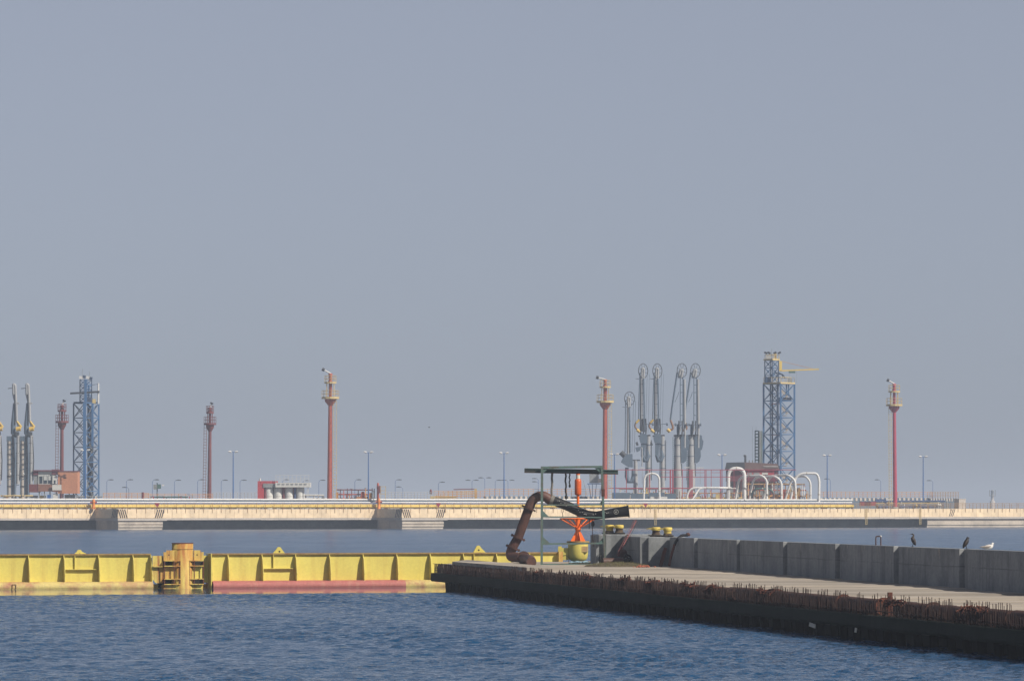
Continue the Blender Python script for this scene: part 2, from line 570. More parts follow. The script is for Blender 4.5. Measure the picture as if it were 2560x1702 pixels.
M_BIRD = paint('cormorant_feather', (0.022, 0.020, 0.022), (0.05, 0.04, 0.035), 0.6, 12.0, 0.6)
M_BIRDB = paint('cormorant_brown', (0.06, 0.045, 0.035), (0.03, 0.025, 0.022), 0.5, 14.0, 0.7)
M_GULLW = paint('gull_white', (0.72, 0.70, 0.66), (0.55, 0.52, 0.48), 0.4, 14.0, 0.8)
M_GULLG = paint('gull_speckled', (0.42, 0.36, 0.31), (0.62, 0.58, 0.52), 0.6, 16.0, 0.8)
M_BILL = paint('bird_bill', (0.25, 0.20, 0.10), None, rough=0.6)
M_WHITE = paint('white_scrap', (0.62, 0.58, 0.48), None, rough=0.8)

# ------------------------------------------------------------------ quay in the foreground
E0 = Vector((-4.63, 260.0, 0)); ED = Vector((0.174, -0.985, 0)).normalized(); EN = Vector((-ED.y, ED.x, 0))
DECK = 1.5
def q(t, w, z): return E0 + ED * t + EN * w + Vector((0, 0, z))
Q_RZ = math.atan2(ED.y, ED.x)
T_END = 152.0
quay = empty('quay', E0, 'long unfinished concrete quay with rusty rebar along its mossy edge beam', 'quay')
def ql(p): return p - E0                              # into the quay's own coordinates

def deck_w0(t):
    if t >= 0: return 1.25
    if t > -6.7: return 0.35 + 2.08 * (-t / 6.7)
    return 2.43 + (12.1 - 2.43) * min(1, (-t - 6.7) / 6.4)
mb = MB()
t = -13.0
rd = random.Random(5)
while t < T_END:
    step = rd.uniform(0.8, 1.5)
    z = DECK + rd.uniform(-0.05, 0.015)
    w0, w1 = deck_w0(t + step * 0.5), 15.0
    c = [ql(q(t, w0, 0)), ql(q(t + step - 0.03, w0, 0)), ql(q(t + step - 0.03, w1, 0)), ql(q(t, w1, 0))]
    vs = [(p.x, p.y, 0.75) for p in c] + [(p.x, p.y, z + rd.uniform(-0.006, 0.006)) for p in c]
    mb.add(vs, [(3, 2, 1, 0), (4, 5, 6, 7), (0, 1, 5, 4), (1, 2, 6, 5), (2, 3, 7, 6), (3, 0, 4, 7)])
    t += step
dk = mb.build('deck_slab', M_CONC, quay); tag(dk, kind='stuff')
mb = MB()
c = [ql(q(-12.6, 12.0, 0)), ql(q(-6.0, 2.6, 0)), ql(q(0.4, 0.9, 0)), ql(q(T_END, 0.9, 0)), ql(q(T_END, 14.6, 0)), ql(q(-12.6, 14.6, 0))]
mb.prism([(p.x, p.y) for p in c], 0.4, 1.40, 'xy')
mb.build('deck_base', M_CONC, quay)
# raised slab at the tip
mb = MB()
def ring_q(ts, z0, z1):
    P = [ql(q(a, b, 0)) for a, b in ts]
    mb.prism([(p.x, p.y) for p in P], z0, z1, 'xy')
ring_q([(3.0, 0.62), (27.6, 0.62), (27.6, 2.6), (-5.5, 2.9)], 1.0, 1.70)
mb.build('end_slab', M_CONC, quay)
# edge beam with a chamfered lower lip
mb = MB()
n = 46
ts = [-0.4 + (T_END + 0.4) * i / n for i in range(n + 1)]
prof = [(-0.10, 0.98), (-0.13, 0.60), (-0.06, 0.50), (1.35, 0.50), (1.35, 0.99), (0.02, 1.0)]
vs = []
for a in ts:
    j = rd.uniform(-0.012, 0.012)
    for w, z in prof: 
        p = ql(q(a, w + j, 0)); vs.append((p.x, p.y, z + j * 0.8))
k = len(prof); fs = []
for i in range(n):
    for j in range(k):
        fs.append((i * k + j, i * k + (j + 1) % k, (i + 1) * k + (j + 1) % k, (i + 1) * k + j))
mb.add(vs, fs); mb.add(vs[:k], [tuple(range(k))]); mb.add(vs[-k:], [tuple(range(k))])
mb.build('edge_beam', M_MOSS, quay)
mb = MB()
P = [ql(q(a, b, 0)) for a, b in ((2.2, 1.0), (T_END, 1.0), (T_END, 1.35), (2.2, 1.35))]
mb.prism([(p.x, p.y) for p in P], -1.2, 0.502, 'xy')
mb.build('sheet_wall', M_VOID, quay)  # its colour carries the shade behind the piles
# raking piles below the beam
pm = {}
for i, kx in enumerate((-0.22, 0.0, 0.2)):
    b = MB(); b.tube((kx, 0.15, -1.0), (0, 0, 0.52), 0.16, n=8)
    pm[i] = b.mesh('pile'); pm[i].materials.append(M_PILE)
a, i = 2.6, 0
while a < 125:
    o = bpy.data.objects.new('pile', pm[i % 3]); COL.objects.link(o); o.parent = quay
    o.location = ql(q(a, 0.42, 0)); o.rotation_euler = (0, 0, Q_RZ)
    a += rd.choice((1.5, 1.9, 2.2)); i += 1
for tt, w_, h_ in ((93.2, 0.36, 0.15), (99.8, 0.10, 0.17)):
    b = MB(); b.box((0, 0, 0), (w_, 0.02, h_), ry=0.12)
    o = b.build('loose_board', M_WHITE, quay); o.location = ql(q(tt, -0.10, 0.41)); o.rotation_euler = (0, 0.1, Q_RZ + 0.5)
# rebar: single bars in clumps
rb = random.Random(11)
bar_meshes = []
for hgt in (0.42, 0.52, 0.66, 0.72, 0.77, 0.82):
    for lean in (-0.03, 0.02):
        b = MB(); b.path([(0, 0, -0.05), (lean * 0.4, 0, hgt * 0.5), (lean, lean * 0.7, hgt)], 0.0125, n=5)
        me = b.mesh('rebar'); me.materials.append(M_BAR); bar_meshes.append(me)
bars = []
t, clump, gap = 0.15, 0, 0
while t < 124:
    if t < 26: lo, hi = 0, 1
    elif t < 78: lo, hi = 2, 4
    else: lo, hi = 3, 5
    if clump <= 0:
        clump = rb.randint(7, 14); low = False
        gap = rb.choice((0, 2, 4, 6, 8))
    if gap > 0:                                       # cut-down bars in the gap between clumps
        gap -= 1; ix = rb.randint(0, 1)
    else:
        clump -= 1; ix = rb.randint(lo, hi)
    bars.append((t, rb.uniform(0.0, 0.06), ix * 2 + rb.randint(0, 1)))
    t += rb.uniform(0.15, 0.21)
near = bars[-300:]; far = bars[:-300]
for tt, w, k in near:
    o = bpy.data.objects.new('rebar', bar_meshes[k]); COL.objects.link(o); o.parent = quay
    o.location = ql(q(tt, w, 1.0)); o.rotation_euler = (0, 0, rb.uniform(0, 6.28))
b = MB()
for tt, w, k in far:
    p = ql(q(tt, w, 1.0)); h = (0.42, 0.52, 0.66, 0.72, 0.77, 0.82)[k // 2]
    dx = rb.uniform(-0.03, 0.03)
    b.path([p - Vector((0, 0, 0.05)), p + Vector((dx, dx, h))], 0.018, n=5)
o = b.build('rebar_far', M_BAR, quay); tag(o, kind='stuff')
# second, lower row of bent bars behind and longitudinal bars tying them
b = MB()
t = 0.5
while t < 124:
    h = rb.uniform(0.50, 0.58) if t < 55 else rb.uniform(0.30, 0.50)
    p = ql(q(t, rb.choice((0.12, 0.2, 0.30)) + rb.uniform(-0.03, 0.03), 1.0))
    b.path([p - Vector((0, 0, 0.05)), p + Vector((rb.uniform(-.05, .05), rb.uniform(-.05, .05), h))], 0.018, n=4)
    t += 0.085 if t < 60 else 0.11 if t < 78 else 0.5
o = b.build('rebar_back_row', M_BAR, quay); tag(o, kind='stuff')
for z, t0, t1, w in ((1.545, -0.3, 24.0, 0.03), (1.30, -0.1, 44.0, 0.07), (1.44, 30, 60, 0.10), (1.16, 0, 124, 0.09)):
    pts = []
    a = t0
    while a < t1:
        pts.append(ql(q(a, w + rb.uniform(-.02, .02), z + rb.uniform(-0.012, 0.012)))); a += 3.0
    MB().path(pts, 0.018, n=5).build('tie_bar', M_BAR, quay)
# matted clumps of rusted wire on the bars
for tt in (33.5, 47, 56, 62, 70, 74.5, 84, 103.5, 105.0, 113.5, 115):
    b = MB()
    for i in range(18):
        p = ql(q(tt + rb.gauss(0, 0.5), 0.12 + rb.uniform(-.1, .2), 1.46 + rb.uniform(-0.04, 0.16)))
        d = Vector((rb.gauss(0, .08), rb.gauss(0, .30), rb.gauss(0, .03)))
        b.path([p - d, p, p + d + Vector((0, 0, rb.uniform(-.1, .06)))], rb.uniform(0.018, 0.04), n=5)
    o = b.build('rusted_wire', M_BARRED, quay); tag(o, kind='stuff')

# rusty pipes on the ledge behind the bars
pipe_labels = ['rusty steel pipe on the quay ledge, at the far end of the pipe row', 'rusty steel pipe on the quay ledge, second of the row from its far end',
               'rusty steel pipe on the quay ledge ending in a ring flange at the open gap', 'rusty steel pipe on the quay ledge starting after the open gap with a torn clump',
               'rusty steel pipe on the quay ledge, last of the row beyond the gap']
for k, (t0, t1, r_) in enumerate(((39, 57.5, 0.23), (58, 77.2, 0.25), (77.8, 101.2, 0.27), (104.0, 117.6, 0.26), (118.0, 141, 0.27))):
    o = empty('rusty_pipe', q(t0, 0.62, 1.0), pipe_labels[k], 'pipe', 'rusty pipes lying along the quay edge')
    O = o.location
    zc = r_ + 0.03
    m_ = int((t1 - t0) / 2.2)
    pts = [q(t0 + (t1 - t0) * i / m_, 0.62 + rb.uniform(-.015, .015), 1.0 + zc + rb.uniform(-.012, .012)) - O for i in range(m_ + 1)]
    MB().path(pts, r_, n=16).build('pipe', M_RUST, o)
    for tt in ((t1 - 0.12,) if k == 2 else ()) + tuple(t0 + (t1 - t0) * f_ for f_ in (0.28, 0.74)):
        p0, p1 = q(tt, 0.62, 1.0 + zc) - O, q(tt + 0.12, 0.62, 1.0 + zc) - O
        MB().tube(p0, p1, r_ + 0.07, n=18).build('flange', M_RUST if k != 2 else M_BARRED, o)
    for tt in [t0 + 1 + i * 4.2 for i in range(int((t1 - t0 - 1) / 4.2) + 1)]:
        b = MB(); p = q(tt, 0.62, 1.0) - O
        b.box((p.x, p.y, 0.06), (0.22, 0.62, 0.16), Q_RZ)
        b.build('saddle', M_RUST, o)
# upright rusty stub in the gap between the pipes
o = empty('rusty_stub', q(102.6, 0.45, 1.0), 'rusty red upright steel stub standing in the gap between the quay pipes', 'steel post')
b = MB(); b.box((0, 0, 0.42), (0.14, 0.16, 0.86), Q_RZ); b.build('post', M_BARRED, o)
b = MB(); b.box((0, 0, 0.02), (0.34, 0.34, 0.05), Q_RZ); b.build('foot_plate', M_RUST, o)

# ------------------------------------------------------------------ quay wall
W0 = Vector((10.32, 244.6, 0)); WD = Vector((0.146, -0.989, 0)).normalized(); WN = Vector((WD.y, -WD.x, 0))  # WN points left, out of the face
W_RZ = math.atan2(WD.y, WD.x)
WTOP = 3.15
def wq(t, d, z): return W0 + WD * t + WN * d + Vector((0, 0, z))
wall = empty('quay_wall', wq(0, 0, DECK), 'shaded grey concrete parapet wall of long panels along the quay', 'wall')
WO = wall.location.copy()
def wblock(name, t0, t1, d0, d1, z0, z1, parent=wall, m=M_WALL, ch=0.03):
    """block between two stations with small chamfered top edges"""
    b = MB()
    P = [(t0, d0), (t1, d0), (t1, d1), (t0, d1)]
    Pi = [(t0 + ch, d0 + ch), (t1 - ch, d0 + ch), (t1 - ch, d1 - ch), (t0 + ch, d1 - ch)]
    vs = [wq(a, d, z0) - WO for a, d in P] + [wq(a, d, z1 - ch) - WO for a, d in P] + [wq(a, d, z1) - WO for a, d in Pi]
    fs = [(3, 2, 1, 0), (8, 9, 10, 11)]
    for r in (0, 4):
        for i in range(4):
            fs.append((r + i, r + (i + 1) % 4, r + 4 + (i + 1) % 4, r + 4 + i))
    b.add(vs, fs)
    return b.build(name, m, parent)
wblock('wall_core', -8.6, 100, -0.75, -0.22, DECK - 0.3, WTOP - 0.012)
wr = random.Random(2)
for i in range(9):
    a0 = -8.48 if i == 0 else (i - 1) * 12.0 + 0.0
    a1 = -1.0 if i == 0 else i * 12.0 - 1.0
    if i == 8: a1 = 95
    wblock('wall_panel', a0, a1, -0.216, wr.uniform(-0.01, 0.012), DECK - 0.3, WTOP + wr.uniform(-0.012, 0.012))
for i in range(13):                                   # pale droppings run down from the wall top
    tt = wr.choice((wr.uniform(1, 60), wr.uniform(38, 62)))
    if (tt % 12) > 10.6: tt -= 2
    ln = wr.uniform(0.12, 0.5)
    b = MB(); n_ = 5; vs = []
    for k in range(n_ + 1):
        w_ = 0.05 * (1 - 0.75 * k / n_) * wr.uniform(0.6, 1.3)
        vs += [wq(tt - w_, 0.017, WTOP - 0.04 - ln * k / n_) - WO, wq(tt + w_, 0.017, WTOP - 0.04 - ln * k / n_) - WO]
    b.add(vs, [(2 * k, 2 * k + 1, 2 * k + 3, 2 * k + 2) for k in range(n_)])
    b.build('dropping', M_GULLG, wall)
wblock('end_block', -14.7, -8.6, -0.95, 1.72, DECK - 0.3, WTOP + 0.02, ch=0.05)
wblock('end_block', -17.0, -14.72, -0.9, 3.15, DECK - 0.3, WTOP + 0.13, ch=0.05)
wblock('pilaster', -14.70, -14.35, 2.42, 2.72, DECK - 0.3, WTOP + 0.11)
wblock('pilaster', -8.60, -8.30, 1.12, 1.28, DECK - 0.3, WTOP)
wblock('kerb', -16.4, -14.35, 3.15, 3.32, DECK - 0.3, WTOP + 0.1)

# ------------------------------------------------------------------ yellow floating boom
BANG = math.atan2(BD.y, BD.x)
def bu(x):
    """station along the boom of photograph column x (on the line of its front)"""
    k = (x - CX) / F
    return (k * BOOM_A.y - BOOM_A.x) / (BD.x - k * BD.y)
B_TOP, B_BOT = 2.05, 0.42
def boom(name, label, x0, x1, ribs, lugs, belly):
    o = empty(name, BOOM_A + BD * bu(x0), label, 'boom', 'yellow floating boom sections', BANG)
    u0 = bu(x0)
    U = lambda x: bu(x) - u0
    # plates between the ribs (own objects), face set 0.45 m behind the belly
    xs = [x0] + [r for r in ribs if x0 < r < x1] + [x1]
    rr = random.Random(len(xs))
    for a, b_ in zip(xs[:-1], xs[1:]):
        m = MB(); ua, ub = U(a) + 0.004, U(b_) - 0.004
        k = 5
        vs = []
        for i in range(k + 1):
            s_ = i / k
            dent = 0.018 * math.sin(math.pi * s_) * rr.uniform(0.3, 1.0)
            vs += [(ua + (ub - ua) * s_, 0.50 + dent, B_BOT - 0.05), (ua + (ub - ua) * s_, 0.52 + dent, B_TOP - 0.03)]
        fs = [(2 * i, 2 * i + 2, 2 * i + 3, 2 * i + 1) for i in range(k)]
        m.add(vs, fs, True)
        m.add([(ua, 0.60, B_BOT), (ub, 0.60, B_BOT), (ub, 0.60, B_TOP - 0.04), (ua, 0.60, B_TOP - 0.04)], [(3, 2, 1, 0)])
        m.build('plate', M_YEL, o)
    m = MB(); m.box(((U(x0) + U(x1)) / 2, 1.1, (B_TOP + B_BOT) / 2 - 0.04), (U(x1) - U(x0) - 0.1, 0.95, B_TOP - B_BOT - 0.06)); m.build('hull_box', M_YEL, o)
    m = MB(); m.box(((U(x0) + U(x1)) / 2, 0.98, B_TOP), (U(x1) - U(x0), 1.20, 0.06)); m.build('top_plate', M_YEL, o)
    m = MB(); m.box(((U(x0) + U(x1)) / 2, 0.39, B_TOP), (U(x1) - U(x0), 0.03, 0.09)); m.build('rim', M_YELEDGE, o)
    for r in ribs:
        if x0 <= r <= x1:
            m = MB(); u = U(r)
            m.prism([(0.51, B_TOP - 0.04), (0.38, B_TOP - 0.04), (0.18, B_TOP - 0.34), (0.02, B_BOT + 0.42), (0.04, B_BOT + 0.34), (0.0, B_BOT - 0.03), (0.51, B_BOT - 0.03)], u - 0.02, u + 0.02, 'yz')
            m.build('rib', M_YEL, o)
    for (xa, xb, m_) in belly:
        mb = MB(); ua, ub = U(xa), U(xb); k = max(2, int((ub - ua) / 1.2))
        prof = [(0.54, B_BOT + 0.02), (0.02, B_BOT), (-0.16, B_BOT - 0.06), (-0.26, B_BOT - 0.19), (-0.27, 0.10), (-0.20, -0.10), (0.1, -0.5), (1.5, -0.5), (1.5, B_BOT)]
        vs, fs, p = [], [], len(prof)
        for i in range(k + 1):
            j = rr.uniform(-0.012, 0.012)
            for y, z in prof: vs.append((ua + (ub - ua) * i / k, y + j, z + j * 0.6))
        for i in range(k):
            for c in range(p):
                fs.append((i * p + c, (i + 1) * p + c, (i + 1) * p + (c + 1) % p, i * p + (c + 1) % p))
        mb.add(vs, fs, True); mb.add(vs[:p], [tuple(range(p))]); mb.add(vs[-p:], [tuple(reversed(range(p)))])
        mb.build('float', m_, o)
    for (xl, xr_, xt, ytop, sxa, sxb) in lugs:
        m = MB(); a, b_, c = U(xl), U(xr_), U(xt)
        zt = B_TOP + (1383 - ytop) * 0.0243 - 0.02
        n = 6
        poly = [(a, B_TOP + 0.02), (b_, B_TOP + 0.02)] + [(c + 0.16 * math.cos(R(10 + 160 * i / n)), zt - 0.15 + 0.15 * math.sin(R(10 + 160 * i / n))) for i in range(n + 1)]
        m.prism(poly, 0.46, 0.54)
        lug = m.build('lifting_lug', M_YEL, o)
        m = MB(); m.tube((c + 0.02, 0.452, zt - 0.28), (c + 0.02, 0.47, zt - 0.28), 0.055, n=12); m.build('shackle_hole', M_BLACKSHADE, lug)  # black disc on the lug, the hole's shade put into its colour
        if sxa:
            m = MB(); m.box(((U(sxa) + U(sxb)) / 2, 0.40, 1.16), (U(sxb) - U(sxa) - 0.06, 0.20, 0.035)); m.build('shelf', M_YEL, o)
            m = MB(); m.box((a + 0.03, 0.45, (B_TOP + 1.16) / 2), (0.03, 0.12, B_TOP - 1.16 - 0.08)); m.build('stiffener', M_YEL, o)
    return o, U
RIBS1 = [-266, -181, -96, -11, 74.6, 163, 250, 336]
bl, UL = boom('floating_boom', 'yellow steel floating boom with worn pale pink spotted float left of the pile', -330, 381, RIBS1 + [381], [(190, 223, 203, 1370, 163, 250)], [(-330, 381, M_PALEY)])
m = MB()
for dx in (0, 9):
    m.bar((UL(28 + dx), -0.30, 0.03), (UL(28 + dx), -0.30, 0.30), 0.03)
m.bar((UL(27), -0.30, 0.30), (UL(38), -0.30, 0.30), 0.03)
m.build('step_bracket', M_BARRED, bl)
RIBS2 = [531, 574, 659, 743, 828, 912, 996.5, 1080, 1163, 1246, 1329]
br, UR = boom('floating_boom', 'yellow steel floating boom with dull pink float between the pile and the quay', 531, 1412, RIBS2, [(687, 718, 703, 1365, 659, 743), (1189, 1221, 1202, 1363, 1163, 1246)],
              [(531, 1012, M_PINK), (1012, 1412, M_PALEY)])
m = MB(); m.box((UR(1404), 0.28, 1.3), (0.26, 0.3, 1.65)); m.build('end_post', M_YELRUST, br)

# ------------------------------------------------------------------ rusty guide pile between the boom sections
pile = empty('guide_pile', BOOM_A + BD * bu(460), 'rust streaked yellow tubular pile with bracket frames between boom sections', 'mooring pile', None, BANG)
S = 0.0241                                            # metres per photograph pixel at the pile
def gx(x): return (x - 460.5) * S
def gz(y): return CZ + (HZ - y) * S - 0.0
mb = MB(); r = 0.64
mb.lathe([(r, -2), (r, gz(1357.5)), (r - 0.03, gz(1357.5)), (r - 0.03, gz(1357.5) - 0.25)], (0, 0.35, 0), 32, cap=False)
mb.lathe([(0.001, gz(1357.5) - 0.2), (r - 0.03, gz(1357.5) - 0.2)], (0, 0.35, 0), 32, cap=False)
mb.build('tube', M_YELRUST, pile)
MB().ring((0, 0.35, gz(1372)), r + 0.005, 0.018, 'z', 32, 5).build('weld_band', M_YELEDGE, pile)
MB().ring((0, 0.35, gz(1357.3)), r - 0.01, 0.03, 'z', 32, 5).build('top_rim', M_BARRED, pile)
for sgn, (xa, xb, step) in ((-1, (408, 434.5, 414)), (1, (486.5, 511, 505))):
    mb = MB()
    if sgn < 0: poly = [(gx(408), gz(1400)), (gx(436), gz(1400)), (gx(436), gz(1374.5)), (gx(415), gz(1374.5)), (gx(415), gz(1379)), (gx(408), gz(1379))]
    else: poly = [(gx(485), gz(1400)), (gx(511), gz(1400)), (gx(511), gz(1379)), (gx(503), gz(1379)), (gx(503), gz(1374.5)), (gx(485), gz(1374.5))]
    mb.prism(poly, -0.02, 0.04)
    pl = mb.build('upper_plate', M_YELRUST, pile)
    xx = gx(421.5 if sgn < 0 else 494)
    m = MB(); m.tube((xx, -0.03, gz(1386)), (xx, -0.015, gz(1386)), 0.04, n=10); m.build('bolt_hole', M_BLACKSHADE, pl)  # disc painted black as the shade of a hole
    xl, xr_ = (407.5, 449) if sgn < 0 else (471, 509)
    # bracket frame
    m = MB()
    for yy in (1400.5, 1413.5, 1446, 1459):
        m.bar((gx(xl), -0.10, gz(yy)), (gx(xr_), -0.10, gz(yy)), 0.30, 0.05)
    m.build('shelf', M_YELRUST, pile)
    m = MB()
    for xv in (xl + 1, 433 if sgn < 0 else 484.5, xr_ - 1):
        m.bar((gx(xv), -0.20, gz(1400)), (gx(xv), -0.20, gz(1460)), 0.06, 0.05)
    m.build('upright', M_BARRED, pile)
    m = MB(); m.box((gx((xl + xr_) / 2), 0.06, gz(1429.8)), ((xr_ - xl) * S - 0.06, 0.03, 31.5 * S)); m.build('middle_plate', M_YELRUST if sgn < 0 else M_YEL, pile)
    m = MB(); m.box((gx((xl + xr_) / 2), 0.75, gz(1430)), ((xr_ - xl) * S, 0.05, 62 * S)); m.build('back_plate', M_BLACKSHADE, pile)  # blackened plate paints the shade inside the frame openings
    m = MB(); m.box((gx((xl + xr_) / 2), 0.2, gz(1472)), ((xr_ - xl) * S, 0.5, 24 * S)); m.build('waterline_box', M_YELRUST, pile)
for xa, xb in ((381, 408), (511, 531)):
    m = MB(); k = 8
    poly = [(gx(xa), gz(1388)), (gx(xb), gz(1388)), (gx(xb), gz(1456)), (gx(xa) + 0.2, gz(1456)), (gx(xa), gz(1446))]
    y = 0.10 if xa < 400 else 0.6
    m.prism(poly, y, y + 0.05)
    m.build('hinge_plate', M_YELRUST if xa < 400 else M_YEL, pile)
m = MB(); m.box((gx(394), -0.02, gz(1415)), (26 * S, 0.22, 0.04)); m.build('hinge_shelf', M_YELRUST, pile)
m = MB(); m.box((gx(530), 0.25, gz(1428)), (0.05, 0.7, 90 * S)); m.build('hinge_web', M_YEL, pile)
m = MB(); m.box((gx(459), 0.72, gz(1430)), (116 * S, 0.25, 76 * S)); m.build('shade_backing', M_BLACKSHADE, pile)  # added dark backing, shade behind the frames put into its colour
m = MB(); m.box((gx(456), 0.9, 0.05), (150 * S, 0.5, 0.4)); m.build('float_link', M_YELRUST, pile)

# ------------------------------------------------------------------ orange beacon on its yellow dolphin
T = Thing('beacon', 'orange light beacon with flared basket on round yellow dolphin behind the quay', 'beacon', 1445, 1403, 278.0, z=0.0)
o, P, s = T.o, T.p, T.s
prof = [(0.02, T.Z(1404)), (0.36, T.Z(1402.5)), (0.52, T.Z(1399)), (0.60, T.Z(1393)), (0.635, T.Z(1383)), (0.64, T.Z(1359)), (0.63, T.Z(1357))]
MB().lathe([(0.32, -1.0), (0.32, T.Z(1401))], (0, 0, 0), 16).build('pile', M_YELRUST, o)
MB().lathe(prof, n=28).build('tank', M_YEL, o)
MB().lathe([(0.70, T.Z(1357)), (0.72, T.Z(1355)), (0.70, T.Z(1352))], n=28).build('top_plate', M_YELEDGE, o)
m = MB(); m.box((T.X(1408), 0.0, T.Z(1384)), (26 * s, 0.5, 30 * s)); m.build('side_box', M_YEL, o)
m = MB(); m.box((T.X(1400), 0.0, T.Z(1368)), (9 * s, 0.4, 6 * s)); m.build('side_ledge', M_YEL, o)
m = MB(); m.box((T.X(1459), -0.45, T.Z(1372)), (20 * s, 0.3, 0.36)); m.build('ladder_box', M_PALEY, o)
MB().ring((T.X(1412), -0.45, T.Z(1398)), 0.26, 0.025, 'y', 18, 5).build('mooring_eye', M_BLACKSHADE, o)
# pedestal with fins, basket and mast
MB().lathe([(0.17, T.Z(1352)), (0.16, T.Z(1330)), (0.16, T.Z(1296))], n=16).build('pedestal', M_ORANGE, o)
for i in range(4):
    a = R(20 + 90 * i); m = MB(); d = Vector((math.cos(a), math.sin(a), 0)); e = Vector((-d.y, d.x, 0)) * 0.012
    v = [d * 0.12 + Vector((0, 0, T.Z(1352))), d * 0.50 + Vector((0, 0, T.Z(1352))), d * 0.16 + Vector((0, 0, T.Z(1328)))]
    m.add([p - e for p in v] + [p + e for p in v], [(0, 1, 2), (5, 4, 3), (0, 3, 4, 1), (1, 4, 5, 2), (2, 5, 3, 0)])
    m.build('fin', M_ORANGE, o)
for i in range(8):
    a = R(11 + 45 * i); d = Vector((math.cos(a), math.sin(a), 0)); 
    MB().tube(d * 0.15 + Vector((0, 0, T.Z(1318))), d * 1.10 + Vector((0, 0, T.Z(1297))), 0.034, n=7).build('strut', M_ORANGE, o)
MB().ring((0, 0, T.Z(1296)), 1.11, 0.05, 'z', 32, 6).build('basket_rim', M_ORANGE, o)
b = MB()
for i in range(8):
    a = R(11 + 45 * i); d = Vector((math.cos(a), math.sin(a), 0))
    b.tube(d * 0.12 + Vector((0, 0, T.Z(1296.5))), d * 1.10 + Vector((0, 0, T.Z(1296.5))), 0.028, n=5)
b.build('basket_floor', M_ORANGE, o)
MB().lathe([(0.19, T.Z(1324)), (0.2, T.Z(1322)), (0.19, T.Z(1320))], n=16).build('collar', M_ORANGE, o)
MB().lathe([(0.085, T.Z(1296)), (0.085, T.Z(1238))], n=14).build('mast', M_ORANGE, o)
MB().lathe([(0.06, T.Z(1238)), (0.20, T.Z(1236.5)), (0.215, T.Z(1232)), (0.215, T.Z(1203)), (0.19, T.Z(1198)), (0.12, T.Z(1196.5))], n=22).build('lantern_body', M_ORANGED, o)
MB().lathe([(0.125, T.Z(1197)), (0.13, T.Z(1187))], n=16).build('lens_collar', M_WHITE, o)
MB().lathe([(0.12, T.Z(1187)), (0.13, T.Z(1184)), (0.03, T.Z(1180))], n=16).build('cap', M_ORANGED, o)

# ------------------------------------------------------------------ rusty discharge pipe, hose and the frame holding it
YF = 257.0
T = Thing('discharge_pipe', 'rusty brown bent discharge pipe rising from the quay with bolted flanges', 'pipe', 1300, 1409, YF, z=DECK)
o, P = T.o, T.p
r = 0.285
pts = [P(1329, 1404, -3.6), P(1326, 1401, -3.0), P(1318, 1398, -1.6), P(1296, 1394, -0.5), P(1283, 1393, 0)]
MB().path(bend([P(1328, 1402, -4.0), P(1326, 1397, -3.2), P(1310, 1394, -0.9), P(1277, 1391, -0.1), P(1276, 1380, 0), P(1282, 1366, 0)], 0.5, 7), r, 18).build('lower_elbow', M_PIPE, o)
MB().path([P(1281, 1368, 0), P(1296, 1342, 0), P(1322, 1270, 0)], r * 0.97, 18).build('riser', M_RUST, o)
MB().path(bend([P(1320, 1275, 0), P(1332, 1246, 0), P(1357, 1236, 0), P(1378, 1252, 0)], 1.0, 8), r, 18).build('upper_elbow', M_PIPE, o)
def disc(c, d, rr, th, name, m, parent):
    d = d.normalized() * th / 2
    MB().tube(c - d, c + d, rr, n=20).build(name, m, parent)
dv = P(1322, 1270) - P(1281, 1368)
for (x, y) in ((1321.5, 1270), (1295, 1343), (1282.5, 1369)):
    disc(P(x, y, 0), dv, r + 0.16, 0.10, 'flange', M_RUST, o)
disc(P(1309, 1393, -0.9), P(1326, 1398, -3.2) - P(1310, 1394, -0.9), r + 0.10, 0.12, 'flange', M_RUST, o)
m = MB()
for i in range(14):
    a = 2 * math.pi * i / 14
    u = dv.cross(Vector((0, 1, 0))).normalized(); w = dv.cross(u).normalized()
    for (x, y) in ((1295, 1343), (1282.5, 1369)):
        c = P(x, y, 0) + (u * math.cos(a) + w * math.sin(a)) * (r + 0.10)
        m.tube(c - dv.normalized() * 0.08, c + dv.normalized() * 0.08, 0.022, n=5)
m.build('bolts', M_RUST, o)
m = MB(); m.box(P(1356, 1231), (0.22, 0.3, 0.16)); m.build('lug', M_RUST, o)
m = MB(); m.box((T.X(1300), -1.8, 0.05), (0.8, 0.5, 0.16)); m.build('timber_rest', M_DIRT, o)

T = Thing('rubber_hose', 'sagging black rubber hose with pale painted marks hung through the frame', 'hose', 1460, 1290, YF, z=DECK)
o, P = T.o, T.p
hp = [P(1366, 1245), P(1380, 1250), P(1400, 1257), P(1425, 1267), P(1450, 1280), P(1470, 1286.5), P(1490, 1288), P(1515, 1284.5), P(1545, 1280), P(1571, 1277)]
MB().path(hp, [0.27, 0.275, 0.27, 0.28, 0.27, 0.26, 0.245, 0.26, 0.29, 0.33], 18).build('hose_body', M_HOSE, o)
dz = P(1571, 1277) - P(1545, 1280)
disc(P(1571, 1277), dz, 0.36, 0.07, 'end_flange', M_HOSE, o)
disc(P(1380, 1250), P(1400, 1257) - P(1366, 1245), 0.31, 0.2, 'clamp', M_ROPE, o)
